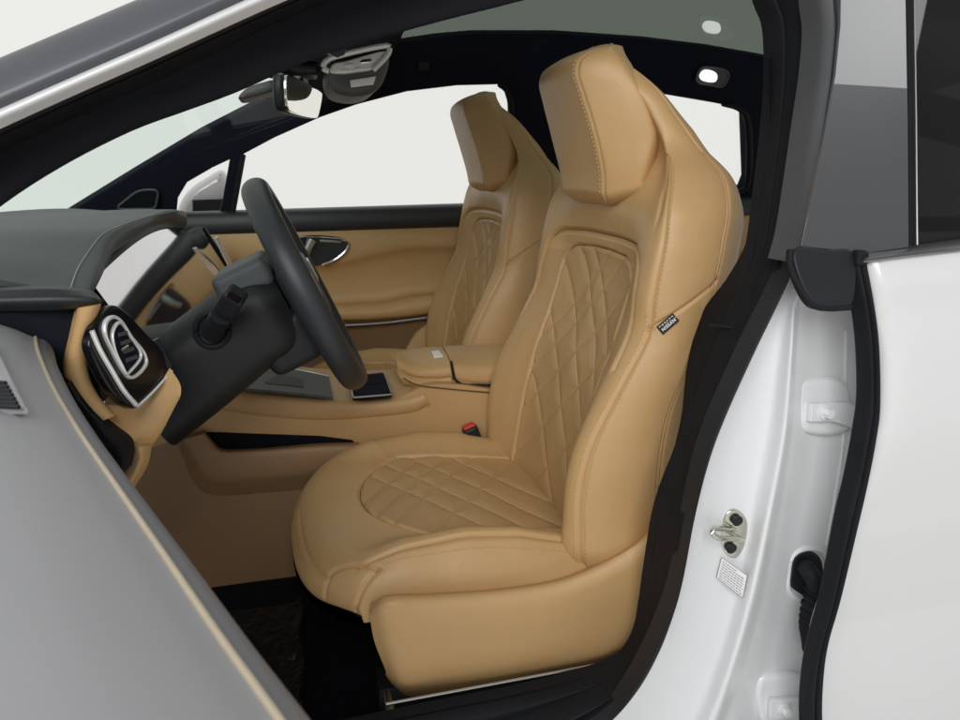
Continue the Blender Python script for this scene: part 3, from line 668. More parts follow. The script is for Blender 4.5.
# near end of the dash pad: dark lip and the side panel under it
lipr = [[at(x, y, Y=Y) for x, y, Y in [(-60, 292, .90), (0, 290, .90), (60, 289, .90), (92, 293, .915), (101, 299, .93)]], [at(x, y, Y=Y) for x, y, Y in [(-60, 303, .888), (0, 301, .888), (60, 300, .888), (94, 300, .90), (102, 303, .93)]], [at(x, y, Y=Y) for x, y, Y in [(-60, 315, .90), (0, 312, .90), (60, 310, .90), (92, 307, .91), (100, 306, .93)]]]
part('dash_end_lip', thick(loft(lipr, 40, 16), np.array([-.01, .03, 0])), blackl, car, sharp=60)
part('dash_end_panel', thick(loft([[at(-60, 308, Y=.905), at(20, 308, Y=.905), at(86, 306, Y=.925)], [at(-60, 345, Y=.91), at(20, 345, Y=.91), at(82, 345, Y=.92)], [at(-60, 480, Y=.92), at(20, 480, Y=.92), at(120, 480, Y=.93)]], 20, 20), np.array([0, .03, 0])), slate, car)
# lower body of the dash and the panels behind the wheel
part('dash_body', thick(loft([[(-.335, .95, .93), (-.335, 1.5, .93), (-.345, 2.28, .93)], [(-.31, .95, .80), (-.31, 1.5, .80), (-.33, 2.28, .80)], [(-.36, .95, .66), (-.36, 1.5, .66), (-.36, 2.28, .66)], [(-.6, .95, .60), (-.6, 1.5, .60), (-.6, 2.28, .60)]], 30, 30), np.array([-.05, 0, -.02])), blackp, car, sharp=60)
# the wide curved screen
sN, sF = at(93, 284, Y=.965), at(203, 228, Y=2.12); bF = at(234, 284, Y=2.12)+np.array([.012, 0, 0]); bN = np.array([sN[0]+(bF-sF)[0]*.6, sN[1]+.05, sN[2]-.115])
nS = np.cross(sF-sN, bF-sF); nS /= np.linalg.norm(nS)
def scr(u, v):
    p = (sN*(1-u)+sF*u)*(1-v)+(bN*(1-u)+bF*u)*v; return p
SG = np.array([[scr(u, v)+np.array([0, 0, .030*math.sin(math.pi*min(1, u*1.25))*(1-v)]) for u in np.linspace(0, 1, 24)] for v in np.linspace(-.02, 1, 10)])
part('display_screen', thick(SG, np.array([-.018, 0, 0])), screen_m, car)
part('display_bezel', tube(lin([sF+np.array([.002, 0, 0]), bF+np.array([.002, 0, 0])], 6), .005, 8), gloss, car)
fv = [at(x, y, Y=2.05) for x, y in [(206, 238), (210, 236), (226, 262), (227, 268), (222, 268)]]
FVf = np.array(fv); part('far_air_vent', join(plate([[p+np.array([.02, -.02, 0]) for p in fv]], (.3, -1, .0), .008, .001)), chrome, car)
# tan trim down the near end of the dash
tl = [(79, 308), (73, 335), (67, 362), (67, 378), (74, 398), (88, 415), (100, 422)]
trr = [(99, 305), (91, 330), (86, 352), (86, 372), (94, 392), (106, 408), (114, 416)]
tan_rows = [[at(x, y, Y=.925) for x, y in [(p[0]-3, p[1]) for p in tl]], [at(x, y, Y=.90) for x, y in tl], [at(x, y, Y=.897) for x, y in [((a[0]+c[0])/2, (a[1]+c[1])/2) for a, c in zip(tl, trr)]], [at(x, y, Y=.905) for x, y in trr], [at(x+2, y, Y=.94) for x, y in trr]]
part('dash_side_trim', thick(loft(tan_rows, 50, 24), np.array([-.004, .01, 0])), leather, car, sharp=50)
lowr = [[at(x, y, Y=Y) for x, y, Y in [(108, 405, .94), (135, 404, .96), (158, 385, .985), (170, 368, 1.0)]], [at(x, y, Y=Y) for x, y, Y in [(104, 412, .93), (135, 414, .96), (162, 397, .975), (180, 384, .99)]],
        [at(x, y, Y=Y) for x, y, Y in [(100, 418, .92), (133, 433, .94), (158, 424, .965), (181, 392, .985)]], [at(x, y, Y=Y) for x, y, Y in [(100, 421, .92), (132, 441, .935), (153, 442, .96), (180, 398, .985)]], [at(x, y, Y=Y) for x, y, Y in [(102, 425, .94), (132, 446, .95), (150, 448, .97), (176, 402, .995)]]]
LG = loft(lowr, 50, 40); part('dash_lower_trim', thick(LG, np.array([-.01, .015, -.01])), leather, car, sharp=50)
TLT = bvh(*grid(LG)); sl = ray_line(TLT, [(134, 439), (152, 437), (166, 416), (178, 393)], 40, .0015); part('lower_trim_stitching', dashes(sl, .0008), thread, car)
low2 = [[at(x, y, Y=.935) for x, y in [(128, 445), (128, 462), (118, 482), (100, 500)]], [at(x, y, Y=.925) for x, y in [(140, 447), (139, 463), (128, 485), (112, 505)]], [at(x, y, Y=.95) for x, y in [(152, 446), (148, 465), (134, 488), (118, 510)]]]
part('footwell_side_trim', thick(loft(low2, 30, 16), np.array([-.01, .02, 0])), leather, car, sharp=50)
rub = [[at(x, y, Y=.90) for x, y in [(60, 380), (66, 400), (90, 440), (112, 475), (118, 490)]], [at(x, y, Y=.87) for x, y in [(69, 385), (80, 402), (104, 432), (122, 455), (122, 475)]], [at(x, y, Y=.90) for x, y in [(71, 383), (90, 410), (116, 430), (134, 446), (132, 465)]]]
part('pillar_seal', thick(loft(rub, 40, 24), np.array([-.004, .02, 0])), rubber, car, sharp=50)
# driver's side air vent in its gloss bezel
VP = np.array(at(110, 370, Y=.90)); VN_ = np.array([.93, -.36, .12]); vp = lambda x, y, d=0: atp(x, y, VP+VN_*d, VN_)
bz = cr([vp(x, y) for x, y in [(92, 333), (99, 318), (112, 305), (122, 308), (146, 332), (166, 355), (173, 371), (158, 387), (138, 408), (128, 406), (110, 388), (96, 362), (90, 345)]], 60, closed=True)
bezel = part('vent_bezel', plate([bz], VN_, .012, .003), gloss, car)
part('vent_bezel_strip', tube(cr([vp(x, y, .002) for x, y in [(92, 331), (100, 350), (112, 371), (124, 391), (136, 405)]], 30), .0030, 8), brights, bezel)
part('vent_bezel_strip', tube(cr([vp(x, y, .002) for x, y in [(137, 407), (152, 393), (172, 371)]], 20), .0016, 8), brights, bezel)
oring = [(106, 334), (106, 322), (113, 315), (121, 318), (133, 336), (147, 354), (149, 363), (142, 374), (132, 379), (125, 372), (114, 352)]
iring = [(114, 333), (119, 323), (123, 323), (133, 338), (142, 352), (142, 358), (133, 370), (128, 374), (124, 367), (116, 349)]
def shrink(P, k): c = P.mean(0); return c+(P-c)*k
o1 = cr([vp(x, y, .0045) for x, y in oring], 80, closed=True)
vent = part('air_vent', plate([cr([vp(x, y, .0015) for x, y in oring], 60, closed=True)], VN_, .004, .001), blackp, car)
part('vent_ring', plate([o1, shrink(o1, .89)], VN_, .006, .0018, 3), brights, vent)
i1 = cr([vp(x, y, .0055) for x, y in iring], 80, closed=True)
part('vent_ring', plate([shrink(i1, 1.05), shrink(i1, .93)], VN_, .005, .0016, 3), brights, vent)
part('vent_cavity', plate([shrink(i1-VN_/np.linalg.norm(VN_)*.003, .95)], VN_, .003, .0005), headm, vent)
for k in range(4):
    p0, p1 = vp(118.5+k*2.6, 335+k*8.5, .0045), vp(127+k*3.3, 332.5+k*8, .0045)
    part('vent_slat', tube(lin([p0, p1], 6), .0009, 6, ry=.0026), frame_m, vent)
part('vent_tab', tube(lin([vp(122, 350, .0075), vp(128, 346, .0075)], 6), .0016, 8), satin, vent)
b3 = [vp(x, y, -.01) for x, y in [(140, 352), (160, 340), (174, 372), (152, 392)]]
sw = part('switch_panel', plate([[atp(x, y, at(160, 360, Y=1.0), (.6, -1, .1)) for x, y in [(146, 345), (159, 338), (163, 347), (173, 366), (160, 380)]]], (.6, -1, .1), .006, .001), gloss, car)
part('protective_film_tab', plate([[atp(x, y, at(160, 360, Y=.9985), (.6, -1, .1)) for x, y in [(156.5, 355.5), (159.5, 355), (162, 362), (160, 363), (158, 360)]]], (.6, -1, .1), .001, .0001), blue, sw)

# ================================================================== STEERING WHEEL AND COLUMN
Ct = at(249, 178, Y=SY); Cb = at(360, 385, Y=SY); WC = (Ct+Cb)/2; e2 = (Ct-Cb); D = np.linalg.norm(e2); e2 /= D; e1 = np.array([0, 1, 0]); wn = np.cross(e1, e2); wn = wn if wn[0] > 0 else -wn
ang = np.linspace(0, 2*math.pi, 120, endpoint=False); Rw = D/2-.019
wp = np.array([WC+e1*math.cos(a)*Rw*1.02+e2*math.sin(a)*Rw*(1.0 if math.sin(a) > -.6 else 1-.03*(-math.sin(a)-.6)) for a in ang])
wheel = MB()
G_ = []
for k, a in enumerate(ang):
    rad = e1*math.cos(a)+e2*math.sin(a); t = np.linspace(0, 2*math.pi, 24, endpoint=False)
    G_.append(wp[k]+np.outer(np.cos(t)*.0175, rad)+np.outer(np.sin(t)*.0205, wn))
wheel.add(grid(np.array(G_), closed_u=True, closed_v=True)); wheel = wheel.build('steering_wheel', blackl, car, origin=WC, sharp=0)
part('rim_seam', dashes(np.array([wp[k]+wn*.0175-(e1*math.cos(a)+e2*math.sin(a))*.010 for k, a in enumerate(ang)]), .0008), blackp, wheel)
AX = [e1, e2, wn]
part('horn_pad', join(rbox(WC-e2*.005-wn*.008, .15, .125, .05, .022, axes=AX)), blackl, wheel)
for s in (-1, 1):
    part('spoke', join(rbox(WC+e1*s*.115+e2*.0-wn*.004, .10, .05, .022, .01, axes=AX)), blackp, wheel)
    part('switch_pod', rbox(WC+e1*s*.095+e2*.008+wn*.012, .055, .042, .012, .005, axes=AX), satin, wheel)
part('spoke', join(rbox(WC-e2*.115-wn*.004, .06, .10, .020, .008, axes=AX)), satin, wheel, label='satin silver lower spoke')
# column shroud
prof = [(.035, .062, .055), (.06, .078, .066), (.10, .083, .070), (.16, .085, .072), (.22, .087, .073), (.28, .09, .073)]
CGs = []
for d, a, c in prof:
    o = WC-wn*d-e2*(.012+.21*max(0, d-.1)); t = np.linspace(0, 2*math.pi, 64, endpoint=False); ex = .62
    CGs.append([o+e1*a*math.copysign(abs(math.cos(x))**ex, math.cos(x))+e2*c*math.copysign(abs(math.sin(x))**ex, math.sin(x)) for x in t])
CGs = np.array([cr(np.array(CGs)[:, i], 40) for i in range(64)]).transpose(1, 0, 2)
col = part('steering_column', grid(CGs, closed_u=True, cap=True), mat('column_plastic', (0.012, 0.0128, 0.0135), 0.5, spec=0.35, vary=0.06, bump=(700, 0.06, 'noise')), car, sharp=40)
bx = WC-wn*.055+e2*.03-e1*.045
TCo = bvh(*grid(CGs, closed_u=True))
sp_ = hit(TCo, 212, 330)
if sp_ is None: sp_ = at(212, 330, Y=1.10)
st = MB(); q0 = at(212, 331, Y=sp_[1]-.004); q1 = at(222, 315, Y=sp_[1]-.045); q2 = at(232, 300, Y=sp_[1]-.065)
stalk = part('column_stalk', tube(lin([q0, q0*.5+q1*.5, q1], 8), [.018, .017, .016, .0155, .015, .015, .015, .015], 16), blackp, col)
part('stalk_boot', tube(cr([at(212+17*math.cos(a), 330+17*math.sin(a), Y=sp_[1]-.003) for a in np.linspace(0, 2*math.pi, 24, endpoint=False)], 40, closed=True), .0045, 8, closed=True), rubber, col)
dq_ = (q2-q1)/np.linalg.norm(q2-q1); uu = np.cross(dq_, (0, 1, 0)); uu /= np.linalg.norm(uu); vv_ = np.cross(dq_, uu)
part('stalk_knob', rbox(q2-dq_*.004, .030, .030, .042, .007, axes=[uu, vv_, dq_]), blackp, col)
part('stalk_button', rbox(q2+dq_*.008-vv_*.0+np.array([0, -.015, 0]), .018, .004, .02, .0015, axes=[uu, np.array([0., 1, 0]), dq_]), gloss, col)
# instrument binnacle cap over the column
part('column_upper_cover', rbox(WC-wn*.075+e2*.055, .12, .045, .085, .012, axes=AX), dashm, col)
part('column_lower_cover', rbox(WC-wn*.062-e2*.055, .13, .085, .085, .018, axes=AX), blackp, col)

# ================================================================== FAR SIDE: DOOR, PILLARS, WINDOWS
xs = [-.55, -.3, 0, .3, .6, .85]
def dz(x): return 0.018*(x+.2)                  # the belt rises to the rear
prof = [(.958, 2.335), (.962, 2.30), (.955, 2.262), (.93, 2.252), (.905, 2.255), (.898, 2.262)]
part_rows = [[(x, Y, z+dz(x)) for x in xs] for z, Y in prof]
fdoor = part('passenger_door', thick(loft(part_rows, 50, 30), np.array([0, .02, -.01])), blackl, car, sharp=60, label='closed passenger door with tan panel on the far side')
prof2 = [(.900, 2.268), (.885, 2.262), (.855, 2.272), (.815, 2.280), (.785, 2.272), (.76, 2.285), (.72, 2.292), (.695, 2.275), (.682, 2.225), (.672, 2.205), (.655, 2.200), (.635, 2.212), (.628, 2.25)]
pr = [([(205, 219), (260, 222), (330, 224), (400, 225), (460, 225), (560, 225)], 2.275), ([(205, 231), (260, 234), (330, 236), (400, 237), (460, 237), (560, 237)], 2.264),
      ([(205, 258), (270, 264), (318, 265), (345, 261), (372, 254), (402, 248), (455, 246), (560, 246)], 2.264), ([(205, 262), (270, 268), (318, 269), (346, 265), (374, 258), (404, 252), (455, 250), (560, 250)], 2.274), ([(205, 266), (270, 272), (318, 273), (347, 270), (376, 263), (406, 257), (455, 255), (560, 255)], 2.283),
      ([(205, 286), (300, 288), (340, 285), (400, 278), (460, 276), (560, 275)], 2.292), ([(205, 302), (300, 303), (350, 301), (385, 298), (408, 293), (430, 291), (460, 290), (560, 289)], 2.284),
      ([(205, 305), (300, 306), (350, 306), (385, 304), (410, 299), (432, 296), (460, 295), (560, 293)], 2.225), ([(205, 310), (300, 311), (350, 312), (385, 310), (412, 305), (434, 302), (460, 300), (560, 297)], 2.206),
      ([(205, 317), (300, 318), (350, 319), (385, 317), (414, 314), (436, 311), (460, 309), (560, 305)], 2.208), ([(205, 321), (300, 322), (350, 322), (385, 321), (414, 318), (436, 315), (460, 313), (560, 309)], 2.25)]
dpanel = part('door_panel', thick(loft([[at(x, y, Y=Y) for x, y in L_] for L_, Y in pr], 60, 70), np.array([0, .02, 0])), leather, fdoor, sharp=60)
part('chrome_strip', tube(cr([at(x, y, Y=2.222) for x, y in [(300, 326), (345, 325.5), (385, 323), (425, 318), (460, 315), (560, 310)]], 30), .0055, 8), stripm, fdoor)
part('door_pocket', thick(loft([[(x, 2.235, .640+dz(x)) for x in xs], [(x, 2.27, .50) for x in xs], [(x, 2.22, .40) for x in xs], [(x, 2.2, .28) for x in xs]], 30, 16), np.array([0, .02, 0])), shaded_brown, fdoor)
lp = [[at(405, 352, Y=2.19), at(420, 330, Y=2.195), at(450, 318, Y=2.2), at(520, 312, Y=2.2)], [at(398, 372, Y=2.18), at(420, 372, Y=2.18), at(450, 372, Y=2.18), at(520, 372, Y=2.18)]]
part('lower_door_panel', thick(loft(lp, 20, 6), np.array([0, .02, 0])), leather, fdoor)
hp = cr([at(x, y, Y=2.250) for x, y in [(298, 241), (300, 237.5), (325, 237.5), (344, 240), (348, 243), (345, 250), (335, 259), (322, 264), (308, 266), (298, 262)]], 50, closed=True)
handle = part('door_handle_recess', plate([hp], (0, -1, 0), .012, .002), gloss, fdoor)
part('recess_trim', tube(cr([at(x, y, Y=2.246) for x, y in [(292, 237), (320, 236.5), (340, 239), (348, 243), (346, 250), (336, 259), (322, 265)]], 40), .0035, 8), chrome, fdoor)
part('door_handle', tube([at(x, y, Y=Y) for x, y, Y in [(311, 241, 2.235), (308, 250, 2.22), (304, 258, 2.225)]], [.014, .011, .009], 12), satin, fdoor)
part('handle_strip', tube(lin([at(320, 241, Y=2.236), at(341, 242, Y=2.236)], 6), .004, 8), satin, fdoor)
# second far door behind it
xs2 = [.86, 1.1, 1.4, 1.8, 2.1]
rdoor = part('rear_passenger_door', thick(loft([[(x, Y, z+dz(x)) for x in xs2] for z, Y in prof], 30, 30), np.array([0, .02, -.01])), blackl, car, sharp=60, label='closed rear door on the far side')
part('door_panel', thick(loft([[(x, Y, z+dz(x)) for x in xs2] for z, Y in prof2], 30, 50), np.array([0, .02, 0])), leather, rdoor, sharp=60)
# frame of the far side: A pillar, roof rail, B pillar, C pillar with the window openings
def F(pts, d=.13): return [atf(x, y, d) for x, y in pts]
win_q = [(175, 222), (177, 200), (187, 183), (213, 168), (230, 160), (222, 205), (217, 222)]
win_m = [(231, 222), (243, 155), (275, 138), (320, 118), (357, 105), (407, 92), (457, 86), (498, 85), (506, 90), (511, 106), (513, 150), (513, 222)]
win_r = [(640, 222), (640, 92), (660, 94), (713, 103), (738, 108), (746, 116), (748, 180), (744, 190), (728, 192), (700, 222)]
outer = [(40, 232), (68, 213), (133, 173), (200, 133), (270, 97), (300, 80), (345, 58), (398, 43), (440, 37), (475, 34), (560, 34), (647, 40), (713, 48), (770, 58), (850, 73), (930, 92), (1010, 116), (1080, 150), (1100, 200), (1090, 232)]
win_r2 = [(770, 222), (768, 115), (800, 112), (900, 130), (990, 155), (1010, 222)]
side_f = part('far_side_frame', plate([F(outer), F(win_q), F(win_m), F(win_r), F(win_r2)], -FARN, .05, .006), headm, car, label='dark trim around the far side windows')
for w, nm in ((win_q, 'quarter_window'), (win_m, 'side_window'), (win_r, 'side_window'), (win_r2, 'side_window')):
    part(nm, plate([F(w, .10)], -FARN, .004, .0005), clear, car)
wl_ = F([(722, 193), (744, 190), (748, 180), (746, 116), (738, 108), (722, 104.5)], .136); part('window_seal', tube(cr(wl_, 40), .0115*np.sin(np.linspace(.12, math.pi-.12, 40))**.4, 10), rubber, car)
wl_ = F([(513, 135), (511, 106), (506, 90), (498, 85)], .136); part('window_seal', tube(cr(wl_, 30), .009*np.sin(np.linspace(.12, math.pi-.12, 30))**.4, 10), rubber, car)
wl_ = F([(231, 222), (243, 155)], .14); part('window_post', tube(lin(wl_, 6), .008, 8), blackp, car)
# tweeter on the pillar foot
tw_ = cr([atf(x, y, .15) for x, y in [(118, 208), (126, 200), (137, 192), (146, 190), (157, 191), (157, 200), (154, 208), (140, 209)]], 40, closed=True)
twt = part('tweeter_cover', plate([tw_], -FARN, .02, .004), slate, car)
part('tweeter_trim', tube(tw_, .0035, 8, closed=True), frame_m, twt)
# the mirror outside the far quarter window
mp = cr([at(x, y, Y=2.62) for x, y in [(176, 222), (178, 205), (188, 190), (205, 178), (222, 170), (228, 185), (226, 205), (220, 222)]], 40, closed=True)
om = part('outside_mirror', plate([mp], (0, -1, 0), .12, .03, 4), paint, car)
part('mirror_base', plate([[at(x, y, Y=2.60) for x, y in [(193, 222), (192, 200), (226, 199), (224, 222)]]], (0, -1, 0), .05, .004), blackp, om)
# dome lamp on the far rail
dl = cr([atf(x, y, .136) for x, y in [(696, 79), (700.6, 68.5), (706, 67), (726, 71), (728.5, 75), (723, 86), (710, 85), (699, 83)]], 40, closed=True)
dome = part('dome_lamp', plate([dl], -FARN, .012, .002), gloss, car)
part('lamp_rim', tube(dl, .0035, 8, closed=True), frame_m, dome)
part('lamp_lens', plate([cr([atf(x, y, .142) for x, y in [(700, 76), (704, 70.5), (715, 72), (718, 76), (716, 82), (702, 80.5)]], 30, closed=True)], -FARN, .012, .004), lens, dome)
part('grab_handle_cover', plate([[atf(x, y, .135) for x, y in [(419, 62), (429, 61.5), (429, 70), (419, 70)]]], -FARN, .006, .001), blackp, car)

# ================================================================== ROOF, HEADER, WINDSCREEN
gl = atf(398, 43, .13); ge = atf(770, 58, .13)
ZR = 1.385
railf = [atf(x, y, .15) for x, y in [(398, 43), (440, 37), (475, 34), (560, 34), (647, 40), (713, 48), (770, 58), (850, 73), (930, 92)]]
def mirY(p): return np.array([p[0], 3.12-p[1], p[2]])
def topc(p, t): q = p*(1-t)+mirY(p)*t; q[2] += .045*math.sin(math.pi*t) if 0 <= t <= 1 else -.003; return q
RG = np.array([[topc(p, t)+np.array([0, .0, .002]) for p in cr(railf, 40)] for t in np.linspace(-.05, 1.05, 24)])
part('glass_roof', grid(RG), roofg, car, sharp=0)
# front header between windscreen and glass roof
g0 = np.array([topc(railf[0], t) for t in np.linspace(0, 1, 12)])
hd_ = np.array([(.035+.03*abs(2*t-1)**2, 2.14-(2.14-.98)*t, 1.225+.065*math.sin(math.pi*t)) for t in np.linspace(0, 1, 12)])
mid_ = (g0+hd_)/2+np.array([0, 0, -.012])
part('headliner', thick(loft([list(hd_), list(mid_), list(g0+np.array([0, 0, -.004]))], 40, 20), np.array([0, 0, .02])), headm, car)
# windscreen
wb = [np.array([-.62-.33*math.sin(math.pi*t), 2.30-(2.30-.80)*t, .955]) for t in np.linspace(0, 1, 12)]
wm = [np.array([-.28-.10*math.sin(math.pi*t), 2.235-(2.235-.875)*t, 1.10+.03*math.sin(math.pi*t)]) for t in np.linspace(0, 1, 12)]
part('windscreen', thick(loft([wb, wm, list(hd_)], 40, 30), np.array([-.003, 0, .004])), shield, car, sharp=0)
part('windscreen_header_seal', tube(hd_+np.array([0, 0, -.004]), .012, 8), blackp, car)
# mirror
MPn = np.array([.965, -.25, -.05]); MP0 = at(303, 96, Y=1.53)
mf = cr([atp(x, y, MP0, MPn) for x, y in [(287, 76), (291, 75.5), (320, 91), (322.5, 94), (322, 99), (318, 117), (315, 118), (291, 111.5), (288, 108), (286.5, 92)]], 50, closed=True)
mir = part('rear_view_mirror', plate([[p-MPn*.004+(p-mf.mean(0))*.05 for p in mf]], MPn, .020, .008, 4), blackp, car)
part('mirror_glass', plate([mf], MPn, .006, .0015), mirror_m, mir)
part('mirror_bracket', join(tube([at(296, 84, Y=1.56), at(290, 72, Y=1.58), at(280, 60, Y=1.62)], [.016, .02, .03], 12), rbox(at(292, 70, Y=1.56), .10, .09, .025, .01)), blackp, mir)
part('mirror_arm_cover', plate([[at(x, y, Y=1.54) for x, y in [(291, 73), (300, 70), (301, 77), (298, 81)]]], (0, -1, 0), .03, .005), silverp, mir)
sg = MB()
for k in range(12): sg.add(rbox(at(283+k*2.1, 68-k*.85, Y=1.5), .0018, .02, .010, .0006))
sg.build('sensor_grille', blackp, mir)
part('sensor_cover', plate([cr([at(x, y, Y=1.6) for x, y in [(238, 98), (246, 88), (262, 82), (275, 80), (276, 88), (262, 94)]], 30, closed=True)], (0, -1, 0), .12, .008), greyh, mir)
# overhead console
ob = MB(); oy = lambda x, y, Y: at(x, y, Y=Y)
bowl = [(327, 74), (329, 84), (333, 90), (341, 94), (357, 96), (372, 93), (381, 86), (386, 76), (390, 58), (386, 50), (330, 62)]
ocon = part('overhead_console', plate([cr([oy(x, y, 1.47) for x, y in bowl], 60, closed=True)], (0, -1, 0), .19, .014, 4), greyh, car)
part('console_face', plate([cr([oy(x, y, 1.463) for x, y in [(330, 72), (333, 64), (345, 61), (387, 51), (383, 58), (373, 69), (358, 72), (340, 74)]], 50, closed=True)], (0, -1, .0), .02, .004, 3), silverp, ocon)
part('console_recess', plate([cr([oy(x, y, 1.468) for x, y in [(331, 63), (340, 55), (380, 47), (385, 49), (384, 53), (345, 62)]], 40, closed=True)], (0, -1, 0), .02, .002), gloss, ocon)
part('console_ring', tube(cr([oy(x, y, 1.458) for x, y in [(329, 71), (324, 69), (324, 64), (329, 59), (345, 54), (383, 46), (389, 46), (389, 52), (384, 59), (373, 70)]], 60), .005, 8), silverp, ocon)
for q in [(349, 65, 5), (366, 61, 6), (345, 70, 3.5), (358, 69, 4)]:
    pl = [oy(q[0]+q[2]*math.copysign(abs(math.cos(a))**.6, math.cos(a)), q[1]+q[2]*.36*math.copysign(abs(math.sin(a))**.6, math.sin(a))-.2*q[2]*math.cos(a), 1.460) for a in np.linspace(0, 2*math.pi, 24, endpoint=False)]
    part('console_button', plate([pl], (0, -1, 0), .006, .0015), chrome if q[2] == 6 else silverp, ocon)
part('map_lamp', plate([[oy(x, y, 1.466) for x, y in [(350, 80), (376, 76), (373.5, 84.5), (351, 87.5)]]], (0, -1, 0), .008, .002), silverp, ocon)

# ================================================================== NEAR SIDE: OPENING SURROUND, PILLARS
I_ = [(-70, 262, .14), (0, 205, .15), (60, 167, .16), (133, 130, .16), (187, 110, .16), (233, 93, .16), (300, 63, .16), (345, 47, .16), (422, 25, .16), (520, 0, .16), (620, -28, .16), (700, -45, .15)]
seal_o = [(-70, 162), (0, 128), (75, 94), (150, 61), (220, 29), (285, 0), (400, -48), (520, -88), (640, -108), (740, -98), (800, -55), (819, 0), (823, 25), (820, 70), (813, 120), (805, 185), (797, 240), (789, 266), (776, 295), (750, 347), (720, 413), (704, 458), (692, 510), (680, 573), (670, 608), (655, 645), (634, 684), (607, 720), (565, 752), (480, 790), (380, 820), (250, 850)]
seal_i = [(-70, 192), (0, 152), (75, 116), (150, 83), (220, 50), (285, 19), (400, -32), (520, -70), (620, -85), (700, -75), (750, -40), (762, 0), (771, 25), (773, 70), (770, 120), (763, 183), (756, 240), (747, 277), (736, 315), (718, 362), (695, 420), (680, 458), (661, 510), (650, 573), (645, 608), (638, 640), (620, 664), (580, 679), (520, 694), (450, 708), (383, 722), (250, 752)]
so = np.array([atn(x, y, .055) for x, y in seal_o]); si = np.array([atn(x, y, .125) for x, y in seal_i])
SO = cr(so, 240); SI = cr(si, 240)
def match(A, B):   # B's nearest parameters so that the rungs stay short
    out = []; j = 0
    return B
rungs = []
# resample both curves piecewise so that the rungs join matching points
def piece(P, n=9):
    Q = []
    for k in range(len(P)-1):
        pass
    return Q
t_o = np.array([cr(so, 24*31+1)]); 
def param(P, per=8):
    P = np.array(P); ext = np.vstack([2*P[0]-P[1], P, 2*P[-1]-P[-2]]); out = []
    for k in range(len(P)-1):
        p0, p1, p2, p3 = ext[k:k+4]
        for t in np.linspace(0, 1, per, endpoint=False):
            out.append(.5*((2*p1)+(-p0+p2)*t+(2*p0-5*p1+4*p2-p3)*t*t+(-p0+3*p1-3*p2+p3)*t**3))
    out.append(P[-1]); return np.array(out)
SO = param(so); SI = param(si)
prof_s = [(-.02, -.025), (0, 0), (.04, .010), (.12, .017), (.22, .015), (.29, .006), (.33, -.004), (.37, .004), (.46, .013), (.60, .012), (.70, .006), (.74, -.002), (.78, .004), (.88, .006), (.96, 0), (1.0, -.02)]
SGr = np.array([SO+(SI-SO)*t+np.array([0, -1, 0])*h*1.05 for t, h in prof_s])
SGr = np.array([cr(SGr[:, i], 60) for i in range(SGr.shape[1])]).transpose(1, 0, 2)
b = MB(); b.add(grid(SGr), [0 if j < 21 else 1 for j in range(SGr.shape[0]-1) for i in range(SGr.shape[1]-1)]); b.build('door_seal', [bulb, rubber], car, sharp=0)
# inner trim: A pillar and roof rail
ni = [k for k in range(11)]
A_in = [atn(x, y, d) for x, y, d in I_]
A_out = [si[k]+np.array([0, .01, 0]) for k in range(10)]
a1 = cr(A_out, 60); a2 = cr(A_in, 60)
a3 = a2+np.array([.012, .05, .02])
am = (a1+a2)/2+np.array([.0, -.006, -.006])
part('pillar_trim', grid(np.array([cr([a1[i], am[i], a2[i], a3[i]], 16) for i in range(60)]).transpose(1, 0, 2)), mat('pillar_fabric', (.016, .016, .020), .85, spec=.2, vary=.08, bump=(900, .1, 'noise')), car, sharp=0)
# roof rail to glass on the near side, keeps the light out
gn = np.array([mirY(p) for p in cr(railf, 40)])
an = cr(A_in[7:]+[np.array([.85, .90, 1.275]), np.array([1.35, .90, 1.28]), np.array([2.0, .93, 1.22])], 40)
part('roof_lining', thick(np.array([an, (an+gn)/2+np.array([0, 0, .01]), gn]), np.array([0, 0, .02])), headm, car)
# lower B pillar trim
bt_ = [(770, 60), (770, 120), (763, 183), (756, 240), (747, 277), (736, 315), (718, 362), (695, 420), (680, 458), (661, 510), (650, 573), (645, 608), (640, 640)]
b_o = [atn(x, y, .125) for x, y in bt_]; bsh = [4, 4, 5, 8, 18, 34, 30, 14, 8, 3, 2, 2, 2]; b_i = [atn(x-k, y-2, .125+.0032*k) for (x, y), k in zip(bt_, bsh)]; b_m = [atn(x-k*.4, y-1, .128+.001*k) for (x, y), k in zip(bt_, bsh)]
PT = grid(np.array([cr([p, m, q], 10) for p, m, q in zip(cr(b_o, 60), cr(b_m, 60), cr(b_i, 60))]).transpose(1, 0, 2))
btrim = part('door_pillar_trim', PT, slate, car, sharp=0)
part('trim_joint', tube([atn(x, y, d-.006) for x, y, d in [(710, 325, .160), (722, 326, .142), (734, 328, .128)]], .0018, 6), blackp, btrim)
# sill plate
s_in = [atn(x, y, .125) for x, y in [(648, 610), (640, 640), (620, 664), (580, 679), (520, 694), (450, 708), (383, 722), (250, 752)]]
s_out = [p+np.array([0, -.0, -.05])+np.array([0, .02, 0]) for p in s_in]
part('sill_step', grid(np.array([cr(s_in, 40), cr(s_in, 40)+np.array([0, .012, -.012]), cr(s_in, 40)+np.array([0, .016, -.13])])), slate, car, sharp=30)
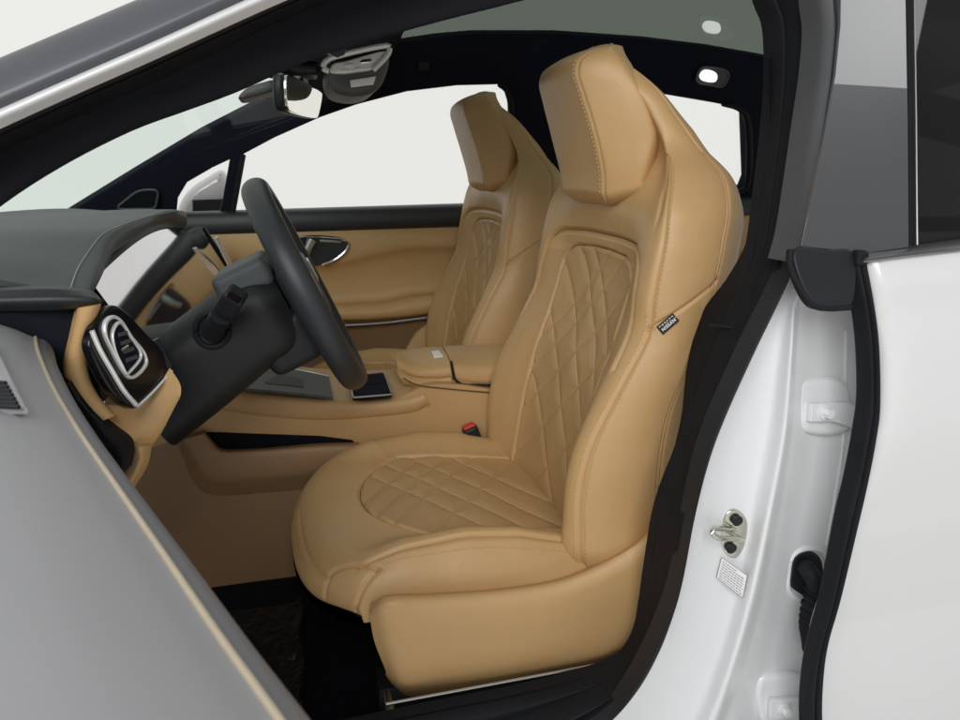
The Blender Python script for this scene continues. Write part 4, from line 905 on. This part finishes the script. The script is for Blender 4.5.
# outer A pillar / roof edge (graphite) and white flange
G0 = [(-80, 104), (0, 68), (55, 44), (110, 20), (160, -1), (260, -45), (400, -100), (560, -140), (760, -160), (960, -150), (1100, -130)]
G1 = [(-80, 140), (0, 104), (80, 69), (160, 34), (237, -1), (340, -46), (480, -95), (620, -125), (780, -135), (960, -120), (1100, -100)]
g_out = np.array([atn(x, y, .075) for x, y in G0]); g_edge = np.array([atn(x, y, .0) for x, y in G1]); gm = (g_out+g_edge)/2+np.array([-.006, -.022, .012])
PO = param(g_out, 6); PE = param(g_edge, 6); PM = param(gm, 6)
part('outer_pillar', grid(np.array([cr([p+np.array([-.02, .03, .0]), p, m, q, q+np.array([0, .012, -.002])], 24) for p, m, q in zip(PO, PM, PE)]).transpose(1, 0, 2)), pillarg, car, sharp=0)
W0 = [(-80, 142), (0, 107), (80, 72), (160, 37), (237, 2), (340, -43), (480, -91), (620, -120), (760, -130)]
W1 = [(-80, 166), (0, 129), (75, 95), (150, 62), (285, 1), (400, -46), (520, -86), (640, -106), (740, -98)]
w0 = cr([atn(x, y, .008) for x, y in W0], 80); w1 = cr([atn(x, y, .022) for x, y in W1], 80)
wm_ = (w0+w1)/2+np.array([0, -.010, .0])
part('roof_flange', grid(np.array([cr([p, m, q], 12) for p, m, q in zip(w0, wm_, w1)]).transpose(1, 0, 2)), paint, car, sharp=0)

# B pillar, white painted
rows_b = [
 [(791, 258, .062), (797, 262, .07), (803, 265, .07), (808, 268, .068), (820, 272, .075), (840, 275, .085), (875, 275, .09)],
 [(776, 295, .060), (783, 298, .075), (790, 300, .068), (795, 302, .055), (803, 303, .068), (825, 306, .085), (885, 306, .09)],
 [(750, 347, .060), (765, 350, .078), (780, 350, .074), (791, 350, .052), (799, 350, .068), (830, 350, .09), (890, 350, .09)],
 [(716, 425, .060), (740, 428, .080), (768, 430, .078), (784, 430, .050), (794, 430, .068), (822, 430, .09), (890, 430, .09)],
 [(692, 510, .060), (722, 512, .080), (752, 512, .078), (769, 512, .048), (781, 512, .068), (810, 510, .09), (870, 510, .09)],
 [(676, 590, .060), (706, 592, .080), (736, 592, .078), (752, 592, .048), (766, 592, .068), (795, 590, .09), (850, 590, .09)],
 [(650, 655, .060), (684, 660, .080), (716, 660, .078), (733, 660, .048), (748, 660, .068), (780, 660, .09), (835, 660, .09)],
 [(607, 720, .060), (650, 722, .078), (690, 722, .074), (711, 722, .048), (728, 722, .068), (765, 722, .09), (830, 722, .09)],
 [(540, 765, .060), (600, 772, .075), (650, 780, .070), (680, 785, .048), (705, 785, .068), (750, 785, .09), (830, 785, .09)],
 [(380, 822, .060), (480, 840, .07), (560, 850, .07), (620, 860, .05), (670, 865, .06), (740, 865, .08), (830, 865, .08)]]
BR = []
for r in rows_b:
    pts = np.array([atn(x, y, d) for x, y, d in r]); BR.append(pts)
BG = np.array([param(r, 10) for r in BR]); BG = np.array([param(BG[:, i], 12) for i in range(BG.shape[1])]).transpose(1, 0, 2)
pill = part('door_pillar', grid(BG), paint_in, car, sharp=0)
TP = bvh(*grid(BG))
def on_p(x, y, o=0.0):
    q = hit(TP, x, y, o); return q if q is not None else atn(x, y, .08-o)
def pn(x, y):
    loc, n, i, d = TP.ray_cast(Vector(CAM), Vector(ray(x, y)).normalized()); n = np.array(n) if loc is not None else np.array([0, -1, 0]); return n if n[1] < 0 else -n
part('sealant_bead', tube(cr([on_p(x, y, .0005) for x, y in [(846, 330), (845, 372), (843, 440), (836, 490), (826, 545)]], 50), .0022, 6), paint_in, pill)
# striker
n0 = pn(736, 534); c0 = on_p(736, 534)
def pl(x, y, o): return atp(x, y, c0+n0*o, n0)
sk = part('door_striker', plate([cr([pl(x, y, .004) for x, y in [(723, 524), (727, 513.5), (733.5, 510), (742, 513), (747.5, 522), (747, 538), (742, 552), (736, 558.5), (727, 555), (722, 546), (722, 535)]], 50, closed=True)], n0, .006, .0018, 3), zinc, car)
for x, y in [(736, 519.5), (730, 547)]:
    q = pl(x, y, .004); u, v, n = frame(n0)
    part('striker_bolt', join(tube([q, q+n*.0045], [.0062, .0055], 18), tube(cr([q+n*.004+u*.0062*math.cos(a)+v*.0062*math.sin(a) for a in np.linspace(0, 6.28, 20, endpoint=False)], 24, closed=True), .0012, 6, closed=True)), blackp, sk)
lp3 = [pl(743, 540, .002), pl(736, 539, .014), pl(725, 538.5, .030), pl(718, 538, .036), pl(712, 532.5, .037), pl(714, 529, .034), pl(722, 528.5, .022), pl(732, 529, .006), pl(735, 529, .0)]
part('striker_loop', tube(cr(lp3, 60), .0034, 12, up=(.3, .8, .5)), zinc, sk)
part('striker_washer', plate([cr([pl(x, y, .0055) for x, y in [(725, 531), (731, 529), (742, 536), (743, 541), (738, 543), (727, 537)]], 30, closed=True)], n0, .003, .001), zinc, sk)
# sticker
sq = [on_p(x, y, .0012) for x, y in [(721, 556.5), (748, 575), (743.5, 598), (716, 576.5)]]
stn = np.cross(sq[1]-sq[0], sq[3]-sq[0]); stn = stn if stn[1] < 0 else -stn; sqc = np.mean(sq, 0); stn /= np.linalg.norm(stn)
sq = [q-stn*((q-sqc)@stn)+stn*.001 for q in sq]
sm = MB(); sm.add(plate([sq], stn, .0008, .0001), 0)
def bil(u, v): return (sq[0]*(1-u)+sq[1]*u)*(1-v)+(sq[3]*(1-u)+sq[2]*u)*v
for r in range(8):
    u = .06
    while u < .9:
        w = random.uniform(.05, .13); u2 = min(u+w, .93); v = .10+r*.112; hgt = .045
        if not (r == 0 and u > .6): sm.add((np.array([bil(u, v), bil(u2, v), bil(u2, v+hgt), bil(u, v+hgt)])+stn*.0005, [(0, 1, 2, 3)]), 1)
        u = u2+.025
for e in [((0, 0), (1, 0)), ((1, 0), (1, 1)), ((1, 1), (0, 1)), ((0, 1), (0, 0))]: sm.add(tube(lin([bil(*e[0]), bil(*e[1])], 3), .0004, 4), 1)
sm.build('warning_sticker', [stick, inkm], car, sharp=30)
# hinges of the rear door
def hinge(cx, cy, s=1.0):
    n = pn(cx, cy); c = on_p(cx, cy); f = lambda x, y, o: atp(cx+x*s, cy+y*s, c+n*o, n)
    h = part('door_hinge', plate([cr([f(x, y, .012) for x, y in [(-24, -28), (-8, -33), (18, -32), (26, -22), (28, 0), (24, 20), (-16, 22), (-24, 10)]], 50, closed=True)], n, .02, .008, 4), paint_in, car)
    part('hinge_arm', plate([[f(x, y, .020) for x, y in [(-13, -8), (8, -9), (24, -9.5), (40, -2), (40, 22), (22, 14), (8, 10), (-14, 10)]]], n, .008, .0016), paint_in, h)
    q = f(0, 0, .020); u, v, nn = frame(n)
    part('hinge_bolt', join(tube([q, q+n*.003], [.0105, .010], 24), tube([q+n*.003, q+n*.011], [.0068, .0064], 6)), paint_in, h)
hinge(825, 412); hinge(784, 709)
# wiring boot
q = on_p(806, 574); n = pn(806, 574); f = lambda x, y, o: atp(x, y, q+n*o, n)
boot = part('wiring_boot', plate([cr([f(x, y, .006) for x, y in [(792, 572), (795, 558), (803, 553), (815, 554), (822, 560), (822, 590), (812, 598), (797, 592), (791, 585)]], 40, closed=True)], n, .012, .003), blackp, car)
part('boot_elbow', tube(cr([f(805, 566, .004), f(808, 570, .022), f(814, 580, .032), f(817, 594, .034)], 24), .0115, 14), rubber, boot)
bel = cr([f(818, 590, .034), f(814, 606, .036), f(812, 624, .036), f(814, 638, .030), f(815, 650, .018)], 140); rr = .0145+.0028*np.sin(np.linspace(0, 2*math.pi*13, 140))
part('boot_bellows', tube(bel, rr, 16), rubber, boot)
part('boot_recess_rim', tube(cr([f(x, y, .001) for x, y in [(788, 575), (792, 556), (803, 549), (818, 550), (825, 558), (825, 594), (812, 601), (795, 597), (788, 588)]], 50, closed=True), .004, 8, closed=True), paint_in, boot)

# ================================================================== REAR DOOR (closed)
E_ = [(863, 254), (866, 266), (873, 305), (878, 347), (879, 407), (875, 440), (867, 483), (857, 527), (840, 597), (828, 640), (823, 677), (822, 720), (826, 780), (836, 840)]
L_ = [(848, 262), (850, 272), (857, 305), (862, 347), (863, 397), (859, 430), (850, 478), (840, 520), (825, 597), (812, 645), (806, 680), (804, 720), (808, 780), (818, 840)]
e3 = np.array([atn(x, y, .004) for x, y in E_]); l3 = np.array([atn(x, y, .012) for x, y in L_])
pe = param(e3, 10); plf = param(l3, 10)
def skin(z): return side(z)-.012*math.exp(-((z-.78)/.12)**2)+.006*math.exp(-((z-.93)/.03)**2)+.05*min(max((.87-z)/.4, 0), 1)
RD = []
for p in pe:
    r = [p+np.array([.004, .02, 0]), p+np.array([.0, .006, 0]), np.array([p[0]+.003, skin(p[2])+.002, p[2]])]
    for x in (.02, .08, .2, .5, .9, 1.3): r.append(np.array([p[0]+x*(1.9-p[0])/1.3, skin(p[2]), p[2]+.02*x]))
    RD.append(cr(r, 60))
door = part('rear_door', grid(np.array(RD).transpose(1, 0, 2)), paint, car, sharp=0, label='closed white rear door nearest the camera')
sealp = [(-.0, .010), (.06, -.004), (.25, -.009), (.42, -.007), (.5, .003), (.56, -.004), (.78, -.007), (.96, -.002), (1.04, .012)]
RS = np.array([[a+(c-a)*t+np.array([0, h, 0]) for a, c in zip(plf, pe)] for t, h in sealp]); RS = np.array([cr(RS[:, i], 40) for i in range(RS.shape[1])]).transpose(1, 0, 2)
part('door_edge_seal', thick(RS, np.array([.002, .004, 0])), rubber, door, sharp=0)
# belt trim
b_lo = [(862, 263), (900, 258), (960, 251), (1060, 239), (1200, 222)]; b_hi = [(862, 256), (900, 251), (960, 243), (1060, 229), (1200, 210)]
bl = cr([atn(x, y, -.006) for x, y in b_lo], 40); bh = cr([atn(x, y, -.002) for x, y in b_hi], 40); bm_ = (bl+bh)/2+np.array([0, -.006, 0])
part('belt_trim', thick(np.array([cr([p, m, q, q+np.array([0, .02, .002])], 12) for p, m, q in zip(bl, bm_, bh)]).transpose(1, 0, 2), np.array([0, .012, 0])), applq, door, sharp=40)
part('belt_trim_cap', rbox(atn(858, 258, .004), .016, .02, .018, .005), rubber, door)
# window frame pieces: slim grey frame, gloss applique, black foot, glass
NN = np.array([0, -1, .4])
def pn_(x, y, d): return atp(x, y, np.array([0, .70+d, .95]), np.array([0, 1, -.40]))
fr_o = cr([pn_(x, y, .03) for x, y in [(816, -60), (820, 0), (823, 22), (820, 70), (813, 120), (804, 185), (796, 236), (789, 262)]], 40); fr_i = cr([pn_(x, y, .021) for x, y in [(850, -60), (850, 0), (849, 25), (845, 70), (836, 120), (826, 185), (816, 242), (808, 262)]], 40)
FRG = np.array([[p*(1-t)+q*t+np.array([0, h, 0]) for p, q in zip(fr_o, fr_i)] for t, h in [(0, .02), (.05, 0), (.3, -.008), (.42, 0), (.5, -.006), (.9, -.006), (1, .004)]])
part('window_frame', thick(np.array([cr(FRG[:, i], 30) for i in range(40)]).transpose(1, 0, 2), np.array([0, .02, 0])), frame_m, door, sharp=50)
part('pillar_applique', plate([[pn_(x, y, .004) for x, y in [(841, -60), (840, 25), (835, 75), (825, 130), (813, 190), (801, 246), (852, 252), (862, 254), (909, 247), (908, 120), (905, -60)]]], NN, .004, .0008), applq, door)
part('frame_foot', plate([cr([pn_(x, y, .002) for x, y in [(794, 252), (800, 246), (826, 249), (853, 251), (853, 303), (846, 306), (818, 306), (810, 299), (796, 268)]], 60, closed=True)], NN, .016, .003, 3), blackp, door)
part('frame_foot_gasket', tube(cr([pn_(x, y, .006) for x, y in [(790, 250), (790, 266), (801, 290), (813, 305), (828, 308), (850, 307)]], 50), .0038, 10), rubber, door)
part('window_channel', plate([[pn_(x, y, .010) for x, y in [(906, -60), (909, 120), (910, 247), (918, 246), (917, 120), (914, -60)]]], NN, .02, .002), rubber, door)
part('side_window', thick(np.array([[pn_(914, -112, .012), pn_(1300, -112, .012)], [pn_(917, 250, .012), pn_(1300, 212, .012)]]), np.array([0, .004, 0])), tintg, door)
part('channel_line', tube([pn_(x, y, .001) for x, y in [(913.5, -60), (916, 120), (917, 245)]], .0012, 6), satin, door)

# ================================================================== FRONT DOOR (open) in the foreground
DE0 = np.array(at(38, 345, Z=.90)); DE1 = np.array(at(281, 722, Z=.90)); dd = (DE1-DE0)/np.linalg.norm(DE1-DE0); dn = np.array([-dd[1], dd[0], 0]); dn = dn if dn[0] < 0 else -dn    # dn: outwards, away from the cabin
front_curve = [at(x, y, Z=.90) for x, y in [(36, 338), (38, 350), (52, 385), (78, 430), (112, 480), (164, 555), (222, 640), (281, 722), (300, 750)]]
FC = cr(front_curve, 80)
def off(P, a, z): return P+dn*a+np.array([0, 0, z])
rowsD = [off(FC, -.012, -.10), off(FC, -.016, -.03), off(FC, -.013, -.010), off(FC, -.006, -.002), off(FC, 0, 0), off(FC, .02, .013), off(FC, .055, .029), off(FC, .10, .038), off(FC, .15, .036), off(FC, .165, -.01)]
# the nose of the trim rounds off towards the hinge
for k, r in enumerate(rowsD):
    pass
nose = [np.array([r[0]+(r[0]-r[1])*0 + -dd*(.03+.0*k) + np.array([0, 0, -.012]) for k, r in enumerate(rowsD)])]
GDr = np.array([np.vstack([r[0]-dd*.05+np.array([0, 0, -.05]), r[0]-dd*.035+np.array([0, 0, -.016]), r[0]-dd*.015+np.array([0, 0, -.003]), r]) for r in rowsD])
GDr = np.array([cr(GDr[:, i], 70) for i in range(GDr.shape[1])]).transpose(1, 0, 2)
nD = GDr.shape[0]; mD = []
for j in range(nD-1):
    for i in range(GDr.shape[1]-1): mD.append(1 if j < nD*.40 and np.dot(GDr[j, i]-FC[min(max(i-3, 0), 79)], dn) < .0005 else 0)
b = MB(); b.add(grid(GDr), mD); fdo = b.build('front_door', [greyd, greyd2], car, sharp=0, label='open front door seen along the grey leather top of its trim')
part('edge_stitching', tube(off(FC, .0005, .0008), .0018, 8), cream, fdo)
# body of the open door below its top
part('door_shell', thick(np.array([cr(off(FC, -.010, -.09), 30), cr(off(FC, -.02, -.5), 30)]), dn*.16), greyd2, fdo)
vq = [at(x, y, Z=.9275) for x, y in [(-8, 340), (0, 352), (16, 385), (27, 407), (0, 407), (-30, 405), (-30, 345)]]
gv = part('demister_vent', plate([vq], (0, 0, 1), .006, .002), greyd, fdo)
for k in range(7): part('vent_slat', tube(lin([at(-30, 385+k*4-4, Z=.929), at(6+k*2.2, 383+k*4, Z=.929)], 4), .0016, 6), blackp, gv)

# ================================================================== LOOSE MAT
X, Yv = np.meshgrid(np.linspace(-.75, -.024, 330), np.linspace(.90, 1.335, 200)); Zm = np.full(X.shape, FZ+.010)
for k in range(16):                      # sharp little folds of the wrapping film
    a = rng.random()*math.pi; fq = rng.uniform(18, 120); w = X*math.cos(a)+Yv*math.sin(a)+.012*np.sin(9*(X*math.sin(a)-Yv*math.cos(a))+rng.random()*6)
    Zm += (1-np.abs(np.sin(w*fq+rng.random()*6)))**3*.05/fq*(.4+.6*np.sin(X*rng.uniform(5, 14)+Yv*rng.uniform(5, 14)+rng.random()*6)**2)
Zm += .006*np.exp(-((X+.03)/.010)**2)
MG = np.stack([X+.004*np.sin(Yv*40)*(X > -.06), Yv, Zm], 2)
b = MB(); b.add(thick(MG, np.array([0, 0, -.008]))); mt = b.build('floor_mat', film, sharp=0)
mt['label'] = 'black floor mat in crinkled clear wrapping in the dark footwell'; mt['category'] = 'floor mat'
